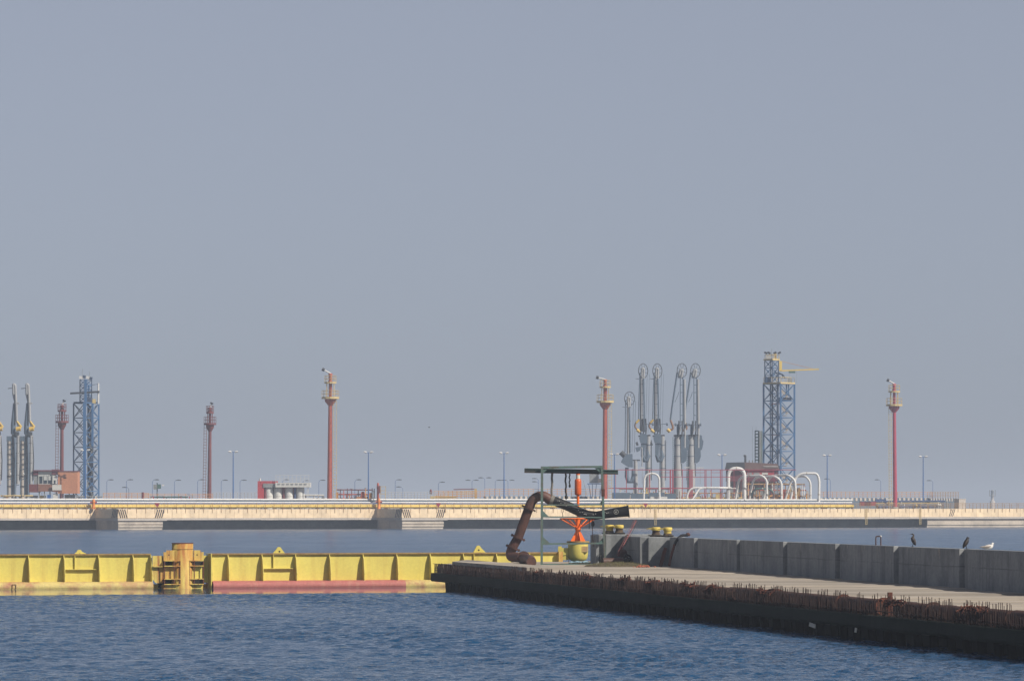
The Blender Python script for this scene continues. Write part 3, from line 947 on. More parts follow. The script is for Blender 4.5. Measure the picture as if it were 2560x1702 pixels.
# painted marks: a ringed figure and short dashes along the hose
mk = MB()
def onhose(x, y): return P(x, y, -0.30)
mk.ring(onhose(1540, 1279), 0.13, 0.012, 'y', 20, 4)
mk.path([onhose(1541.5, 1276.5), onhose(1538.5, 1278), onhose(1538.5, 1281), onhose(1541, 1281.5), onhose(1541, 1279.3), onhose(1538.5, 1279.5)], 0.011, 4)
hm = mk.build('ringed_number', M_MARK, o)
rk = random.Random(4)
m = MB()
for x in (1394, 1398, 1402, 1412, 1416, 1446, 1450, 1456, 1461, 1465, 1483, 1489, 1512, 1517, 1521):
    y = np.interp(x, [1380, 1400, 1425, 1450, 1470, 1490, 1515, 1545], [1250, 1257, 1267, 1280, 1286.5, 1288, 1284.5, 1280]) + rk.uniform(-5, 1)
    m.box(P(x, y, -0.275), (rk.uniform(0.03, 0.10), 0.02, rk.uniform(0.015, 0.05)), ry=rk.uniform(-0.6, 0.6))
m.build('paint_flecks', M_MARK, o)

T = Thing('hose_gantry', 'weathered green steel frame with gusset plates holding the black hose', 'gantry', 1430, 1407, YF, z=DECK)
o, P = T.o, T.p
o.location.y -= 0.45                                  # the frame stands just in front of the pipe
MB().bar(P(1354, 1413), P(1355, 1167), 0.14, 0.14).build('post', M_TEAL, o)
MB().bar(P(1513, 1413), P(1504, 1165), 0.14, 0.14).build('post', M_TEAL, o)
for (a, b_, w) in (((1352, 1168.5), (1507, 1166.5), 0.13), ((1357, 1262), (1507, 1261), 0.08), ((1357, 1291), (1509, 1293), 0.07), ((1357, 1359), (1512, 1357), 0.10), ((1355, 1410), (1480, 1409.5), 0.09)):
    MB().bar(P(*a), P(*b_), w, w).build('cross_bar', M_TEAL, o)
MB().bar(P(1311, 1175.5, 0.3), P(1545, 1180, 0.3), 0.14, 0.26).build('top_beam', M_TEALD, o)
MB().bar(P(1311, 1170.8, 0.3), P(1545, 1174.8, 0.3), 0.24, 0.035).build('beam_flange', M_TEAL, o)
MB().bar(P(1311, 1180.8, 0.3), P(1545, 1185.0, 0.3), 0.24, 0.035).build('beam_flange', M_RUST, o)
def gus(pts):
    m = MB(); m.prism([(P(x, y).x, P(x, y).z) for x, y in pts], -0.02, 0.02); m.build('gusset', M_TEAL, o)
gus([(1356, 1170), (1372, 1170), (1356, 1184)]); gus([(1504, 1169), (1486, 1170), (1504, 1184)])
gus([(1357, 1276), (1372, 1291), (1357, 1291)]); gus([(1357, 1341), (1376, 1358), (1357, 1358)]); gus([(1511, 1343), (1495, 1357), (1511, 1357)])
gus([(1505, 1250), (1496, 1261), (1505, 1261)])
m = MB(); m.box(P(1507, 1231), (0.2, 0.2, 0.42)); m.build('clamp', M_RUST, o)
def rope(x0, y0, x1, y1, r_, mat_, label, name='rope', sw=2.0):
    t_ = Thing(name, label, 'rope', x0, y0, YF, 'ropes hanging from the green frame')
    k = 9
    pts = [t_.p(x0 + (x1 - x0) * i / k + math.sin(i * 1.7) * sw * 0.5, y0 + (y1 - y0) * i / k, 0.12) for i in range(k + 1)]
    b = MB(); b.path(pts, r_, 6); t_ob = b.build('strand', mat_, t_.o)
    MB().lathe([(r_ * 0.3, -r_ * 2.5), (r_ * 1.5, -r_), (r_ * 1.4, r_), (r_ * 0.4, r_ * 2)], pts[-1], 8).build('knot', mat_, t_.o)
rope(1381, 1168, 1379, 1248, 0.075, M_ROPE, 'thick pale webbing sling from the beam round the hose end', 'sling', 1.5)
rope(1414, 1183, 1415, 1242, 0.06, M_ROPED, 'long dark rope hanging from the beam above the hose')
rope(1424, 1183, 1424, 1214, 0.045, M_ROPED, 'short dark rope hanging from the beam beside the longer one')
rope(1409, 1262, 1406, 1291, 0.02, M_ROPED, 'thin tarred line looped under the sagging hose')
T = Thing('hoist_chain', 'thin chain with dark pulley block hanging below the hose end', 'chain hoist', 1480, 1298, YF)
o, P = T.o, T.p
MB().path([P(1480, 1292), P(1481, 1303)], 0.02, 5).build('upper_chain', M_ROPED, o)
m = MB(); m.prism([(P(x, y).x, P(x, y).z) for x, y in ((1479, 1302), (1485, 1302), (1487, 1311), (1482, 1318), (1478, 1312))], -0.08, 0.08); m.build('pulley_block', M_BLACKSHADE, o)
MB().path([P(1481, 1317), P(1481.5, 1340), P(1484, 1365)], 0.018, 5).build('lower_chain', M_BARRED, o)
MB().path([P(1473.5, 1296), P(1473, 1321)], 0.02, 5).build('loose_end', M_ROPED, o)

# ------------------------------------------------------------------ bollards on the wall top
def bollard(x, y, Y, label, head):
    t_ = Thing('bollard', label, 'bollard', x, y, Y, 'yellow bollards on the quay wall')
    o = t_.o; s = t_.s
    MB().lathe([(0.34, 0), (0.34, 0.05), (0.26, 0.08), (0.24, 0.20)], n=18).build('base', M_BOLLD, o)
    MB().lathe([(0.215, 0.14), (0.215, 0.36), (0.25, 0.40)], n=18).build('neck', M_BOLL if head % 2 else M_BOLLD, o)
    # hooked head: drum with a beak pointing left
    m = MB()
    m.lathe([(0.25, 0.36), (0.27, 0.42), (0.27, 0.50), (0.24, 0.55), (0.02, 0.56)], n=18)
    hd = m.build('head', M_BOLL, o)
    m = MB()
    vs = []
    for (xx, w, z0, z1) in ((-0.10, 0.20, 0.39, 0.545), (-0.38, 0.11, 0.43, 0.50), (-0.56, 0.03, 0.44, 0.47)):
        vs += [(xx, -w, z0), (xx, w, z0), (xx, w, z1), (xx, -w, z1)]
    fs = [(0, 1, 2, 3), (11, 10, 9, 8)]
    for i in range(2):
        for j in range(4):
            fs.append((i * 4 + j, i * 4 + 4 + j, i * 4 + 4 + (j + 1) % 4, i * 4 + (j + 1) % 4))
    m.add(vs, fs)
    m.build('beak', M_BOLL, o)
    MB().ring((-0.05, -0.05, 0.07), 0.38, 0.035, 'z', 20, 5).build('rope_turn', M_ROPED, o)
bollard(1524, 1334.8, 260.3, 'yellow hook bollard on the end block, on the side of the green frame', 1)
bollard(1548, 1334.8, 260.0, 'yellow hook bollard on the end block, on the side of the leaning red beam', 0)
bollard(1640, 1341, 254.5, 'rust necked yellow hook bollard past the red beam, nearer to it', 0)
bollard(1669, 1341.5, 253.5, 'yellow hook bollard beside the curved black hose on the wall', 1)

# ------------------------------------------------------------------ leaning beam, stubs and rubbish at the wall end
T = Thing('leaning_beam', 'rusty red steel beam leaning against the end block of the wall', 'beam', 1549, 1382, 256.0, z=DECK)
o, P = T.o, T.p
a, b_ = P(1545, 1388, -0.3), P(1591, 1302, 0.9)
M_BEAMRED = paint('beam_red', (0.24, 0.065, 0.06), (0.14, 0.045, 0.04), 0.6, 3.0, 0.8)
MB().bar(a, b_, 0.05, 0.22, Vector((0, 1, 0))).build('web', M_BEAMRED, o)
dd = (b_ - a).normalized(); sd = dd.cross(Vector((0, 1, 0))).normalized() * 0.1
for sg in (-1, 1):
    MB().bar(a + sd * sg, b_ + sd * sg, 0.14, 0.02, sd).build('flange', M_BEAMRED if sg > 0 else M_RUST, o)
m = MB(); m.box(P(1567, 1338, 0.25), (0.18, 0.1, 0.06), ry=-0.5); m.build('cleat', M_RUST, o)
m = MB(); m.box(P(1557, 1382, -0.2), (0.5, 0.4, 0.35), 0.3, 0.7, 0.4); m.build('foot_bracket', M_RUST, o)
T = Thing('pipe_offcut', 'short fat rusty brown pipe offcut lying on the quay by the block', 'pipe offcut', 1530, 1400, 255.0, z=DECK)
MB().tube((-0.55, 0, 0.22), (0.75, 0.4, 0.22), 0.22, n=18, caps=False).build('shell', M_PIPE, T.o)
MB().tube((-0.50, 0.02, 0.22), (0.70, 0.38, 0.22), 0.19, n=18).build('bore', M_BLACKSHADE, T.o)  # closed inner tube, shade of the bore painted near-black
T = Thing('tyre', 'black rubber tyre standing on edge against the wall end block', 'tyre', 1501, 1403, 258.6, z=DECK)
m = MB(); m.ring((0, 0, 0.31), 0.22, 0.095, 'x', 26, 10); m.build('tread', M_HOSE, T.o); T.o.rotation_euler = (0, 0, R(-8))
T = Thing('scrap_wheel', 'dark scrap iron wheel lying on the heap below the red beam', 'scrap', 1570, 1383, 254.5, z=DECK + 0.25)
m = MB(); m.ring((0, 0, 0.2), 0.20, 0.06, 'y', 20, 6)
for i in range(5):
    a = R(72 * i); m.tube((0, 0, 0.2), (0.2 * math.cos(a), 0, 0.2 + 0.2 * math.sin(a)), 0.025, n=5)
m.build('wheel', M_BLACKSHADE, T.o); T.o.rotation_euler = (R(-25), 0, R(20))
def heap(name, label, x, y, Y, rx, ry, h, mat_, seed, grass):
    t_ = Thing(name, label, 'heap', x, y, Y, z=DECK - 0.03)
    rr = random.Random(seed); m = MB(); n, k = 26, 7; vs, fs = [], []
    for i in range(k):
        f_ = i / (k - 1)
        for j in range(n):
            a = 2 * math.pi * j / n
            q_ = (1 - f_) * (1 + 0.18 * math.sin(3 * a + seed) + rr.uniform(-.1, .1))
            vs.append((rx * q_ * math.cos(a), ry * q_ * math.sin(a), h * (1 - (1 - f_) ** 2) * rr.uniform(0.75, 1.15) if i else -0.03))
    for i in range(k - 1):
        for j in range(n):
            fs.append((i * n + j, i * n + (j + 1) % n, (i + 1) * n + (j + 1) % n, (i + 1) * n + j))
    m.add(vs, fs, True)
    m.build('mound', mat_, t_.o)
    if grass:
        g = MB()
        for i in range(grass):
            a, q_ = rr.uniform(0, 6.28), math.sqrt(rr.random())
            x_, y_ = rx * q_ * math.cos(a), ry * q_ * math.sin(a)
            z_ = h * (1 - q_ * q_) * 0.9
            l, d = rr.uniform(0.05, 0.16), rr.uniform(-0.06, 0.06)
            g.add([(x_ - .012, y_, z_), (x_ + .012, y_, z_), (x_ + d, y_ + d, z_ + l)], [(0, 1, 2)])
        tag(g.build('grass_tufts', M_GRASS, t_.o), kind='stuff')
heap('dirt_heap', 'low grassy heap of dirt and scraps below the leaning red beam', 1545, 1404, 252.5, 2.0, 1.6, 0.22, M_DIRT, 3, 900)
heap('spoil_heap', 'dark spoil heap pushed into the corner behind the leaning beam', 1572, 1400, 255.5, 0.9, 0.8, 0.42, M_DIRT, 8, 200)
heap('soil_strip', 'thin strip of dry soil beside the yellow dolphin', 1480, 1407, 262.0, 1.4, 1.2, 0.06, M_DIRT, 5, 500)
T = Thing('brick_rubble', 'small scatter of broken orange brick at the foot of the wall', 'rubble', 1607, 1412, 247.0, z=DECK)
m = MB(); rr = random.Random(9)
for i in range(46):
    m.box((rr.gauss(0, 0.26), rr.gauss(0, 0.4), rr.uniform(0.02, 0.10)), (rr.uniform(.05, .14), rr.uniform(.05, .1), rr.uniform(.04, .07)), rr.uniform(0, 3), rx=rr.uniform(-.5, .5))
tag(m.build('brick_bits', M_BRICKBIT, T.o), kind='stuff')
T = Thing('blue_tarp', 'small crumpled pale blue tarp on the quay near the yellow dolphin', 'tarp', 1448, 1404, 266.5, z=DECK)
m = MB(); rr = random.Random(12); vs = []
for i in range(9):
    for j in range(5): vs.append(((i - 4) * 0.16, (j - 2) * 0.2, 0.02 + (0.14 * rr.random() if 0 < i < 8 and 0 < j < 4 else 0)))
m.add(vs, [(i * 5 + j, i * 5 + j + 1, (i + 1) * 5 + j + 1, (i + 1) * 5 + j) for i in range(8) for j in range(4)])
m.build('sheet', paint('tarp_blue', (0.22, 0.33, 0.38), None, rough=0.6), T.o)
# curved hose on the wall and a rusty plank leaning beside it
T = Thing('wall_hose', 'rusty standpipe with curved black hose bending over the wall top', 'hose', 1672, 1413, 250.0, z=DECK)
o, P = T.o, T.p
MB().path([P(1673, 1414, 0), P(1676, 1397, 0.05), P(1681, 1380, 0.1), P(1687, 1360, 0.2)], 0.075, 10).build('standpipe', M_BARRED, o)
MB().path([P(1687, 1362, 0.2), P(1690, 1354, 0.3), P(1696, 1345, 0.5), P(1704, 1339, 0.8), P(1713, 1337.5, 1.1), P(1720, 1338, 1.3)], 0.08, 10).build('hose', M_HOSE, o)
m = MB(); m.lathe([(0.07, 0.0), (0.14, 0.02), (0.14, 0.12), (0.05, 0.2)], P(1722, 1340, 1.35), 12); m.build('coupling', M_RUST, o)
T = Thing('rusty_plank', 'rust red steel plank standing in the shaded corner by the standpipe', 'plank', 1662, 1411, 252.4, z=DECK)
m = MB(); m.bar((-0.25, 0, 0), (0.05, 0.25, 1.05), 0.20, 0.05, Vector((0, 1, 0))); m.build('plank', M_BARRED, T.o)

# ------------------------------------------------------------------ handle and birds on the wall top
def on_wall(x, d=-0.3):
    A = W0 + WN * d; k = (x - CX) / F
    t_ = (k * A.y - A.x) / (WD.x - k * WD.y)
    p = A + WD * t_; p.z = WTOP; return p
p = on_wall(2196)
o = empty('mooring_hoop', p, 'thin dark metal hoop standing on the wall top, one corner pale', 'hoop')
s = p.y / F
MB().path(bend([(-6.5 * s, 0, -0.03), (-6.5 * s, 0, 22 * s), (6 * s, 0, 23 * s), (6 * s, 0, -0.03)], 0.06, 5), 0.028, 7).build('hoop', M_RUST, o)
MB().lathe([(0.02, -0.03), (0.045, 0), (0.03, 0.04)], (6 * s, 0, 22.5 * s), 10).build('pale_dropping', M_GULLW, o)

def blob_chain(mb, pts, rads, n=12):
    mb.path(pts, rads, n)
def cormorant(x, label, flip, hunch, mbody):
    p = on_wall(x)
    o = empty('cormorant', p, label, 'bird', 'cormorants on the wall')
    o.rotation_euler = (0, 0, 0)
    f_ = -1 if flip else 1                            # side the head points to
    if not hunch:
        sk = [(0.10 * -f_, 0, 0.06, 0.022), (0.085 * -f_, 0, 0.11, 0.05), (0.045 * -f_, 0, 0.20, 0.088), (0.0, 0, 0.30, 0.095), (0.03 * -f_ * -1, 0, 0.38, 0.075), (0.035 * f_ * 0.2, 0, 0.43, 0.048),
              (-0.015 * f_, 0, 0.47, 0.036), (-0.02 * f_, 0, 0.51, 0.032), (0.0, 0, 0.545, 0.033), (0.03 * f_, 0, 0.562, 0.034), (0.06 * f_, 0, 0.565, 0.026), (0.085 * f_, 0, 0.560, 0.014), (0.14 * f_, 0, 0.548, 0.007)]
    else:
        sk = [(0.13 * -f_, 0, 0.03, 0.02), (0.11 * -f_, 0, 0.08, 0.045), (0.055 * -f_, 0, 0.17, 0.085), (0.0, 0, 0.26, 0.10), (0.04 * f_, 0, 0.34, 0.092), (0.055 * f_, 0, 0.40, 0.066),
              (0.05 * f_, 0, 0.44, 0.046), (0.07 * f_, 0, 0.47, 0.042), (0.10 * f_, 0, 0.465, 0.030), (0.13 * f_, -0.02, 0.44, 0.014), (0.16 * f_, -0.03, 0.42, 0.006)]
    MB().path([(a, b, c) for a, b, c, d in sk], [d for a, b, c, d in sk], 14).build('body', mbody, o)
    for sg in (-1, 1):
        m = MB()
        m.path([(0.03 * f_, sg * 0.07, 0.36), (-0.02 * f_, sg * 0.09, 0.27), (-0.07 * f_, sg * 0.075, 0.15), (-0.11 * f_, sg * 0.04, 0.06)], [0.03, 0.05, 0.035, 0.01], 8)
        m.build('wing', M_BIRDB if mbody is M_BIRD else M_BIRD, o)
        MB().path([(0.0, sg * 0.04, 0.16), (0.02 * f_, sg * 0.045, 0.03), (0.02 * f_, sg * 0.045, 0.0)], 0.012, 6).build('leg', M_BLACKSHADE, o)
        m = MB(); m.prism([(0.0, sg * 0.045 - 0.01), (0.10 * f_, sg * 0.045 - 0.04), (0.10 * f_, sg * 0.045 + 0.04), (0.0, sg * 0.045 + 0.01)], -0.006, 0.012, 'xy'); m.build('foot', M_BLACKSHADE, o)
    return o
cormorant(2283, 'upright dark cormorant with long neck standing on the wall top', True, False, M_BIRDB)
cormorant(2415, 'hunched dark cormorant with tucked head next to the resting gull', False, True, M_BIRD)
p = on_wall(2470)
o = empty('gull', p, 'pale speckled gull resting on the wall top', 'bird')
sk = [(-0.30, 0, 0.10, 0.010), (-0.20, 0, 0.095, 0.04), (-0.08, 0, 0.10, 0.085), (0.04, 0, 0.115, 0.105), (0.13, 0, 0.135, 0.09), (0.17, 0, 0.18, 0.058), (0.175, 0, 0.22, 0.045), (0.185, 0, 0.255, 0.048), (0.21, 0, 0.262, 0.036), (0.235, 0, 0.255, 0.018)]
MB().path([(a, b, c) for a, b, c, d in sk], [d for a, b, c, d in sk], 14).build('body', M_GULLW, o)
MB().path([(0.23, 0, 0.255), (0.275, 0, 0.245)], [0.014, 0.005], 7).build('bill', M_BILL, o)
for sg in (-1, 1):
    MB().path([(0.11, sg * 0.075, 0.15), (0.0, sg * 0.095, 0.135), (-0.14, sg * 0.075, 0.115), (-0.29, sg * 0.03, 0.11), (-0.36, sg * 0.01, 0.105)], [0.03, 0.055, 0.045, 0.02, 0.006], 8).build('wing', M_GULLG, o)

# ------------------------------------------------------------------ far jetty: materials
M_BEIGE = paint('jetty_beige', (0.86, 0.67, 0.44), (0.80, 0.61, 0.40), 0.6, 0.12, 0.85, streak=(0.46, 0.36, 0.26), streak_amt=0.4, vary=0.06)
M_LIP = paint('jetty_lip', (0.52, 0.46, 0.40), (0.40, 0.36, 0.32), 0.6, 0.3, 0.9)
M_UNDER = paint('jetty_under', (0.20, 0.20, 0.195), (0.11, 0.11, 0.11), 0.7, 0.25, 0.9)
M_FEND = paint('jetty_fender', (0.55, 0.47, 0.38), (0.30, 0.26, 0.22), 0.7, 0.3, 0.9)
M_JDECK = paint('jetty_deck', (0.33, 0.31, 0.28), (0.25, 0.23, 0.21), 0.6, 0.1, 0.95)
M_JYEL = paint('jetty_yellow', (0.82, 0.58, 0.13), (0.76, 0.52, 0.12), 0.5, 0.2, 0.55)
M_JWHITE = paint('pipe_white', (0.72, 0.70, 0.67), (0.60, 0.58, 0.55), 0.4, 0.4, 0.5)
M_JBLUE = paint('pipe_blue', (0.07, 0.11, 0.24), (0.05, 0.07, 0.14), 0.6, 0.4, 0.6)
M_STRIPE = paint('hazard_dark', (0.06, 0.04, 0.035), None, rough=0.8)
M_RAIL = paint('rail_rust_yellow', (0.36, 0.22, 0.09), (0.24, 0.11, 0.06), 0.6, 0.8, 0.7)
M_RAILG = paint('rail_grey', (0.40, 0.39, 0.38), (0.28, 0.25, 0.22), 0.5, 0.8, 0.7)
M_RAILO = paint('rail_orange', (0.56, 0.28, 0.07), (0.42, 0.15, 0.06), 0.6, 0.6, 0.7)
M_TOWRED = paint('tower_red', (0.43, 0.09, 0.05), (0.30, 0.06, 0.055), 0.6, 0.4, 0.6, streak=(0.5, 0.17, 0.08), streak_amt=0.3)
M_TOWPINK = paint('tower_crimson', (0.42, 0.045, 0.085), (0.33, 0.05, 0.08), 0.6, 0.4, 0.6)
M_TOWDK = paint('tower_brown_red', (0.15, 0.045, 0.05), (0.22, 0.055, 0.045), 0.6, 0.4, 0.7)
M_CREAM = paint('platform_cream', (0.62, 0.47, 0.20), (0.46, 0.33, 0.15), 0.6, 0.8, 0.7)
M_NOZ = paint('nozzle_dark', (0.03, 0.03, 0.035), None, rough=0.6)
M_POST = paint('lamp_blue', (0.035, 0.12, 0.34), (0.04, 0.10, 0.25), 0.5, 0.5, 0.5)
M_LAMP = paint('lamp_head', (0.66, 0.64, 0.60), (0.5, 0.5, 0.5), 0.4, 2.0, 0.5)
M_LAMPD = paint('lamp_small_head', (0.10, 0.12, 0.15), None, rough=0.5)
M_ARMG = paint('arm_grey', (0.36, 0.36, 0.36), (0.26, 0.27, 0.275), 0.5, 0.6, 0.55)
M_ARMD = paint('arm_blue_grey', (0.11, 0.15, 0.20), (0.08, 0.11, 0.15), 0.5, 0.6, 0.6)
M_ARMK = paint('arm_dark', (0.05, 0.055, 0.065), None, rough=0.6)
M_ARMY = paint('arm_joint_yellow', (0.66, 0.45, 0.09), (0.5, 0.3, 0.08), 0.5, 1.5, 0.5)
M_ARMB = paint('arm_joint_brown', (0.25, 0.13, 0.07), None, rough=0.7)
M_BLUE = paint('tower_blue', (0.05, 0.145, 0.31), (0.07, 0.125, 0.22), 0.6, 0.3, 0.5)
M_BLUED = paint('tower_blue_dark', (0.04, 0.08, 0.16), (0.08, 0.09, 0.11), 0.6, 0.4, 0.7)
M_GREY = paint('steel_grey', (0.27, 0.28, 0.28), (0.18, 0.19, 0.19), 0.6, 0.4, 0.7)
M_GREEN = paint('steel_green', (0.07, 0.14, 0.12), (0.05, 0.09, 0.08), 0.5, 0.5, 0.6)
M_BRICK = paint('brick_orange', (0.52, 0.235, 0.13), (0.44, 0.19, 0.11), 0.6, 0.3, 0.9)
M_BRICKD = paint('brick_brown', (0.26, 0.125, 0.085), (0.20, 0.10, 0.07), 0.6, 0.3, 0.9)
M_ROOFR = paint('roof_dark_red', (0.16, 0.045, 0.06), (0.11, 0.04, 0.05), 0.6, 0.4, 0.8)
M_ROOFB = paint('roof_brown', (0.17, 0.105, 0.095), (0.13, 0.085, 0.08), 0.6, 0.3, 0.85)
M_GLASS = paint('window_dark_glass', (0.03, 0.045, 0.06), None, rough=0.15)
M_WIN = paint('window_frame_pale', (0.50, 0.51, 0.48), None, rough=0.7)
M_TANKW = paint('tank_white', (0.62, 0.61, 0.57), (0.52, 0.50, 0.46), 0.5, 0.4, 0.6)
M_REDW = paint('wall_red', (0.45, 0.055, 0.065), (0.38, 0.05, 0.07), 0.5, 0.4, 0.7)
M_FRED = paint('frame_red', (0.38, 0.055, 0.085), (0.30, 0.05, 0.07), 0.5, 0.5, 0.6)
M_HYD = paint('hydrant_orange', (0.70, 0.22, 0.04), None, rough=0.5)

JZ = 4.2                                             # jetty deck level
XL, XR = -700, 3600
UL_, UR_ = ju(XL), ju(XR)
jetty = empty('jetty', jw(ju(0), 0, 0), 'long beige oil jetty across the water with striped berthing blocks', 'jetty')
JO = jetty.location.copy(); jetty.rotation_euler = (0, 0, J_RZ)
U0 = ju(0)
def jl(u, v, z): return Vector((u - U0, v, z))
def jbox(name, u0, u1, v0, v1, z0, z1, mat_, parent=jetty):
    b = MB(); b.box(((u0 + u1) / 2 - U0, (v0 + v1) / 2, (z0 + z1) / 2), (u1 - u0, v1 - v0, z1 - z0))
    return b.build(name, mat_, parent)
U_END = ju(2320)
jbox('deck', UL_, UR_, 0.12, 46, 2.3, JZ - 0.02, M_JDECK)
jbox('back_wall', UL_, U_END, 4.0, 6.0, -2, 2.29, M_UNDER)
jbox('lower_wall', U_END, UR_, 0.45, 6.0, -2, 1.85, M_FEND)
jbox('lower_ledge', U_END, UR_, 0.25, 0.45, 0.55, 1.45, M_FEND)
# fascia panels, 2 m each, with open joints; drip lip below
blocks = [(ju(295, -12), ju(410, -12)), (ju(1005, -12), ju(1112, -12))]
pmesh = MB().box((0, 0, 0), (1.955, 0.12, 1.82)).mesh('fascia_panel'); pmesh.materials.append(M_BEIGE)
lmesh = MB().box((0, 0, 0), (3.98, 0.34, 0.40)).mesh('drip_lip'); lmesh.materials.append(M_LIP)
jr = random.Random(21)
def put(me, name, u, v, z, rz=0.0, parent=jetty):
    o = bpy.data.objects.new(name, me); COL.objects.link(o); o.parent = parent
    o.location = jl(u, v, z); o.rotation_euler = (0, 0, rz); return o
u = UL_
while u < UR_ - 1:
    put(pmesh, 'fascia_panel', u + 1, 0.06 + jr.uniform(-0.012, 0.012), 3.25)
    u += 2.0
u = UL_
while u < UR_ - 3:
    put(lmesh, 'drip_lip', u + 2, 0.10, 2.11 + jr.uniform(-.02, .02))
    u += 4.0
# rail posts and rails
postm = MB().box((0, 0, 0), (0.07, 0.07, 2.1)).mesh('rail_post'); postm.materials.append(M_RAIL)
u = UL_ + 1.0
while u < UR_:
    if not any(a - 0.3 < u < b + 0.3 for a, b in blocks): put(postm, 'rail_post', u, -0.05, 4.42)
    u += 2.0
for z in (5.42, 4.95):
    jbox('rail', UL_, UR_, -0.07, -0.03, z - 0.025, z + 0.025, M_RAIL)
# berthing blocks standing forward with hazard stripes
for k, (a, b) in enumerate(blocks):
    jbox('block_core', a + 0.02, b - 0.02, -11.95, -0.02, 2.32, JZ - 0.03, M_JDECK)
    n = max(3, round((b - a) / 2.0)); w = (b - a) / n
    for i in range(n):
        jbox('block_panel', a + i * w + 0.02, a + (i + 1) * w - 0.02, -12.06, -11.94, 2.36, JZ, M_BEIGE)
    for i in range(6):
        jbox('block_side_panel', a - 0.06, a + 0.06, -12 + i * 2 + 0.02, -12 + (i + 1) * 2 - 0.02, 2.36, JZ, M_BEIGE)
    jbox('block_lip', a - 0.10, b + 0.6, -12.15, -0.05, 1.85, 2.30, M_LIP)
    jbox('block_wall', a + 0.15, b - 0.25, -11.7, -0.05, -2, 1.86, M_FEND)
    for z in (1.35, 0.75):
        jbox('fender_beam', a + 0.10, b - 0.2, -11.9, -11.7, z - 0.22, z + 0.22, M_FEND)
    def stripe(ua, ub, flip, side=False):
        for i in range(4):
            s0 = ua + (ub - ua) * (i / 4 + 0.04); s1 = s0 + (ub - ua) * 0.14
            d = (ub - ua) * 0.28 * (1 if flip else -1)
            m = MB()
            if d < 0: s0, s1 = s0 - d * 0.55, s1 - d * 0.55
            e = 12.075
            if not side: m.prism([(s0 - U0, 2.42), (s1 - U0, 2.42), (s1 + d - U0, JZ - 0.1), (s0 + d - U0, JZ - 0.1)], -e - 0.01, -e)
            else: m.prism([(s0, 2.42), (s1, 2.42), (s1 + d, JZ - 0.1), (s0 + d, JZ - 0.1)], a - U0 - 0.08, a - U0 - 0.07, 'yz')
            m.build('hazard_stripe', M_STRIPE, jetty)
    stripe(a + 0.1, a + 1.9, False); stripe(b - 2.1, b - 0.3, True)
    stripe(-11.9, -9.0, False, True)
    for i in range(n + 1): put(postm, 'rail_post', a + i * w, -12.1, 4.42)
    for i in range(1, 6): put(postm, 'rail_post', a, -12 + i * 2, 4.42)
    jbox('block_rail', a, b, -12.12, -12.08, 5.40, 5.45, M_RAIL)
    jbox('block_rail', a - 0.02, a + 0.02, -12.12, -0.1, 5.40, 5.45, M_RAIL)
us = ju(2372)
for i in range(3):
    m = MB(); s0 = us - U0 + i * 0.45
    m.prism([(s0, 2.42), (s0 + 0.2, 2.42), (s0 + 0.85, JZ - 0.1), (s0 + 0.65, JZ - 0.1)], -0.03, -0.012); m.build('hazard_stripe', M_STRIPE, jetty)
# rust stained ladders down the face
for xx in (1638, 2165, 2300):
    uu = ju(xx); 
    for d in (-0.2, 0.2): jbox('ladder_rail', uu + d - 0.04, uu + d + 0.04, -0.16, -0.1, 0.6, 4.4, M_CREAM)
    for i in range(9): jbox('ladder_rung', uu - 0.2, uu + 0.2, -0.15, -0.11, 0.7 + i * 0.4, 0.75 + i * 0.4, M_CREAM)

# ------------------------------------------------------------------ pipelines along the jetty
def pipeline(name, label, x0, x1, v, z, r, mat_, sup_mat, every, supw=0.5):
    u0, u1 = ju(x0, v), ju(x1, v)
    o = empty(name, jw(u0, v, JZ), label, 'pipeline', None, J_RZ)
    k = max(2, int((u1 - u0) / 14)); seg = (u1 - u0) / k
    for i in range(k):
        j = jr.uniform(-.02, .02)
        MB().tube((i * seg, 0, z - JZ + j), ((i + 1) * seg - 0.03, 0, z - JZ + j), r, n=12).build('pipe_length', mat_, o)
    u = 1.0
    while u < u1 - u0:
        b = MB(); b.box((u, 0, (z - JZ - r) / 2), (supw, r * 1.6, max(0.1, z - JZ - r + 0.05))); b.build('support', sup_mat, o)
        u += every
    return o
pipeline('yellow_pipeline', 'long yellow pipeline running along the jetty edge behind the railing', XL, 2133, 0.75, 4.76, 0.40, M_JYEL, M_TOWDK, 4.0, 0.2)
pipeline('blue_pipeline', 'dark blue pipeline between the yellow and white pipelines on the jetty', XL, 2133, 2.6, 5.22, 0.26, M_JBLUE, M_RAILG, 5.0, 0.3)
pipeline('lower_white_pipeline', 'pale pipeline on dark saddles under the long white one', XL, 2130, 4.6, 5.52, 0.17, M_JWHITE, M_STRIPE, 3.3, 0.9)
pipeline('upper_white_pipeline', 'long white pipeline topmost along the jetty front', XL, 2130, 5.2, 6.14, 0.19, M_JWHITE, M_RAILG, 6.0, 0.25)
pipeline('dark_strip', 'dark strip running between the two white pipelines', XL, 2130, 5.0, 5.82, 0.13, M_ARMD, M_STRIPE, 6.5, 0.3)  # dark run added to draw a dark line between the white pipes
def front_rail():
    u0, u1 = ju(2140, 2), ju(3590, 2)
    o = empty('guard_railing', jw(u0, 2, JZ), 'rust brown guard railing on the jetty past the end of the pipelines', 'railing', 'railings on the jetty', J_RZ)
    u = 0
    while u < u1 - u0:
        b = MB(); b.box((u, 0, 0.55), (0.06, 0.06, 1.1)); b.build('post', M_RAIL, o); u += 1.9
    for z in (1.08, 0.62, 0.2):
        b = MB(); b.box(((u1 - u0) / 2, 0, z), (u1 - u0, 0.05, 0.06)); b.build('rail', M_RAIL, o)
front_rail()

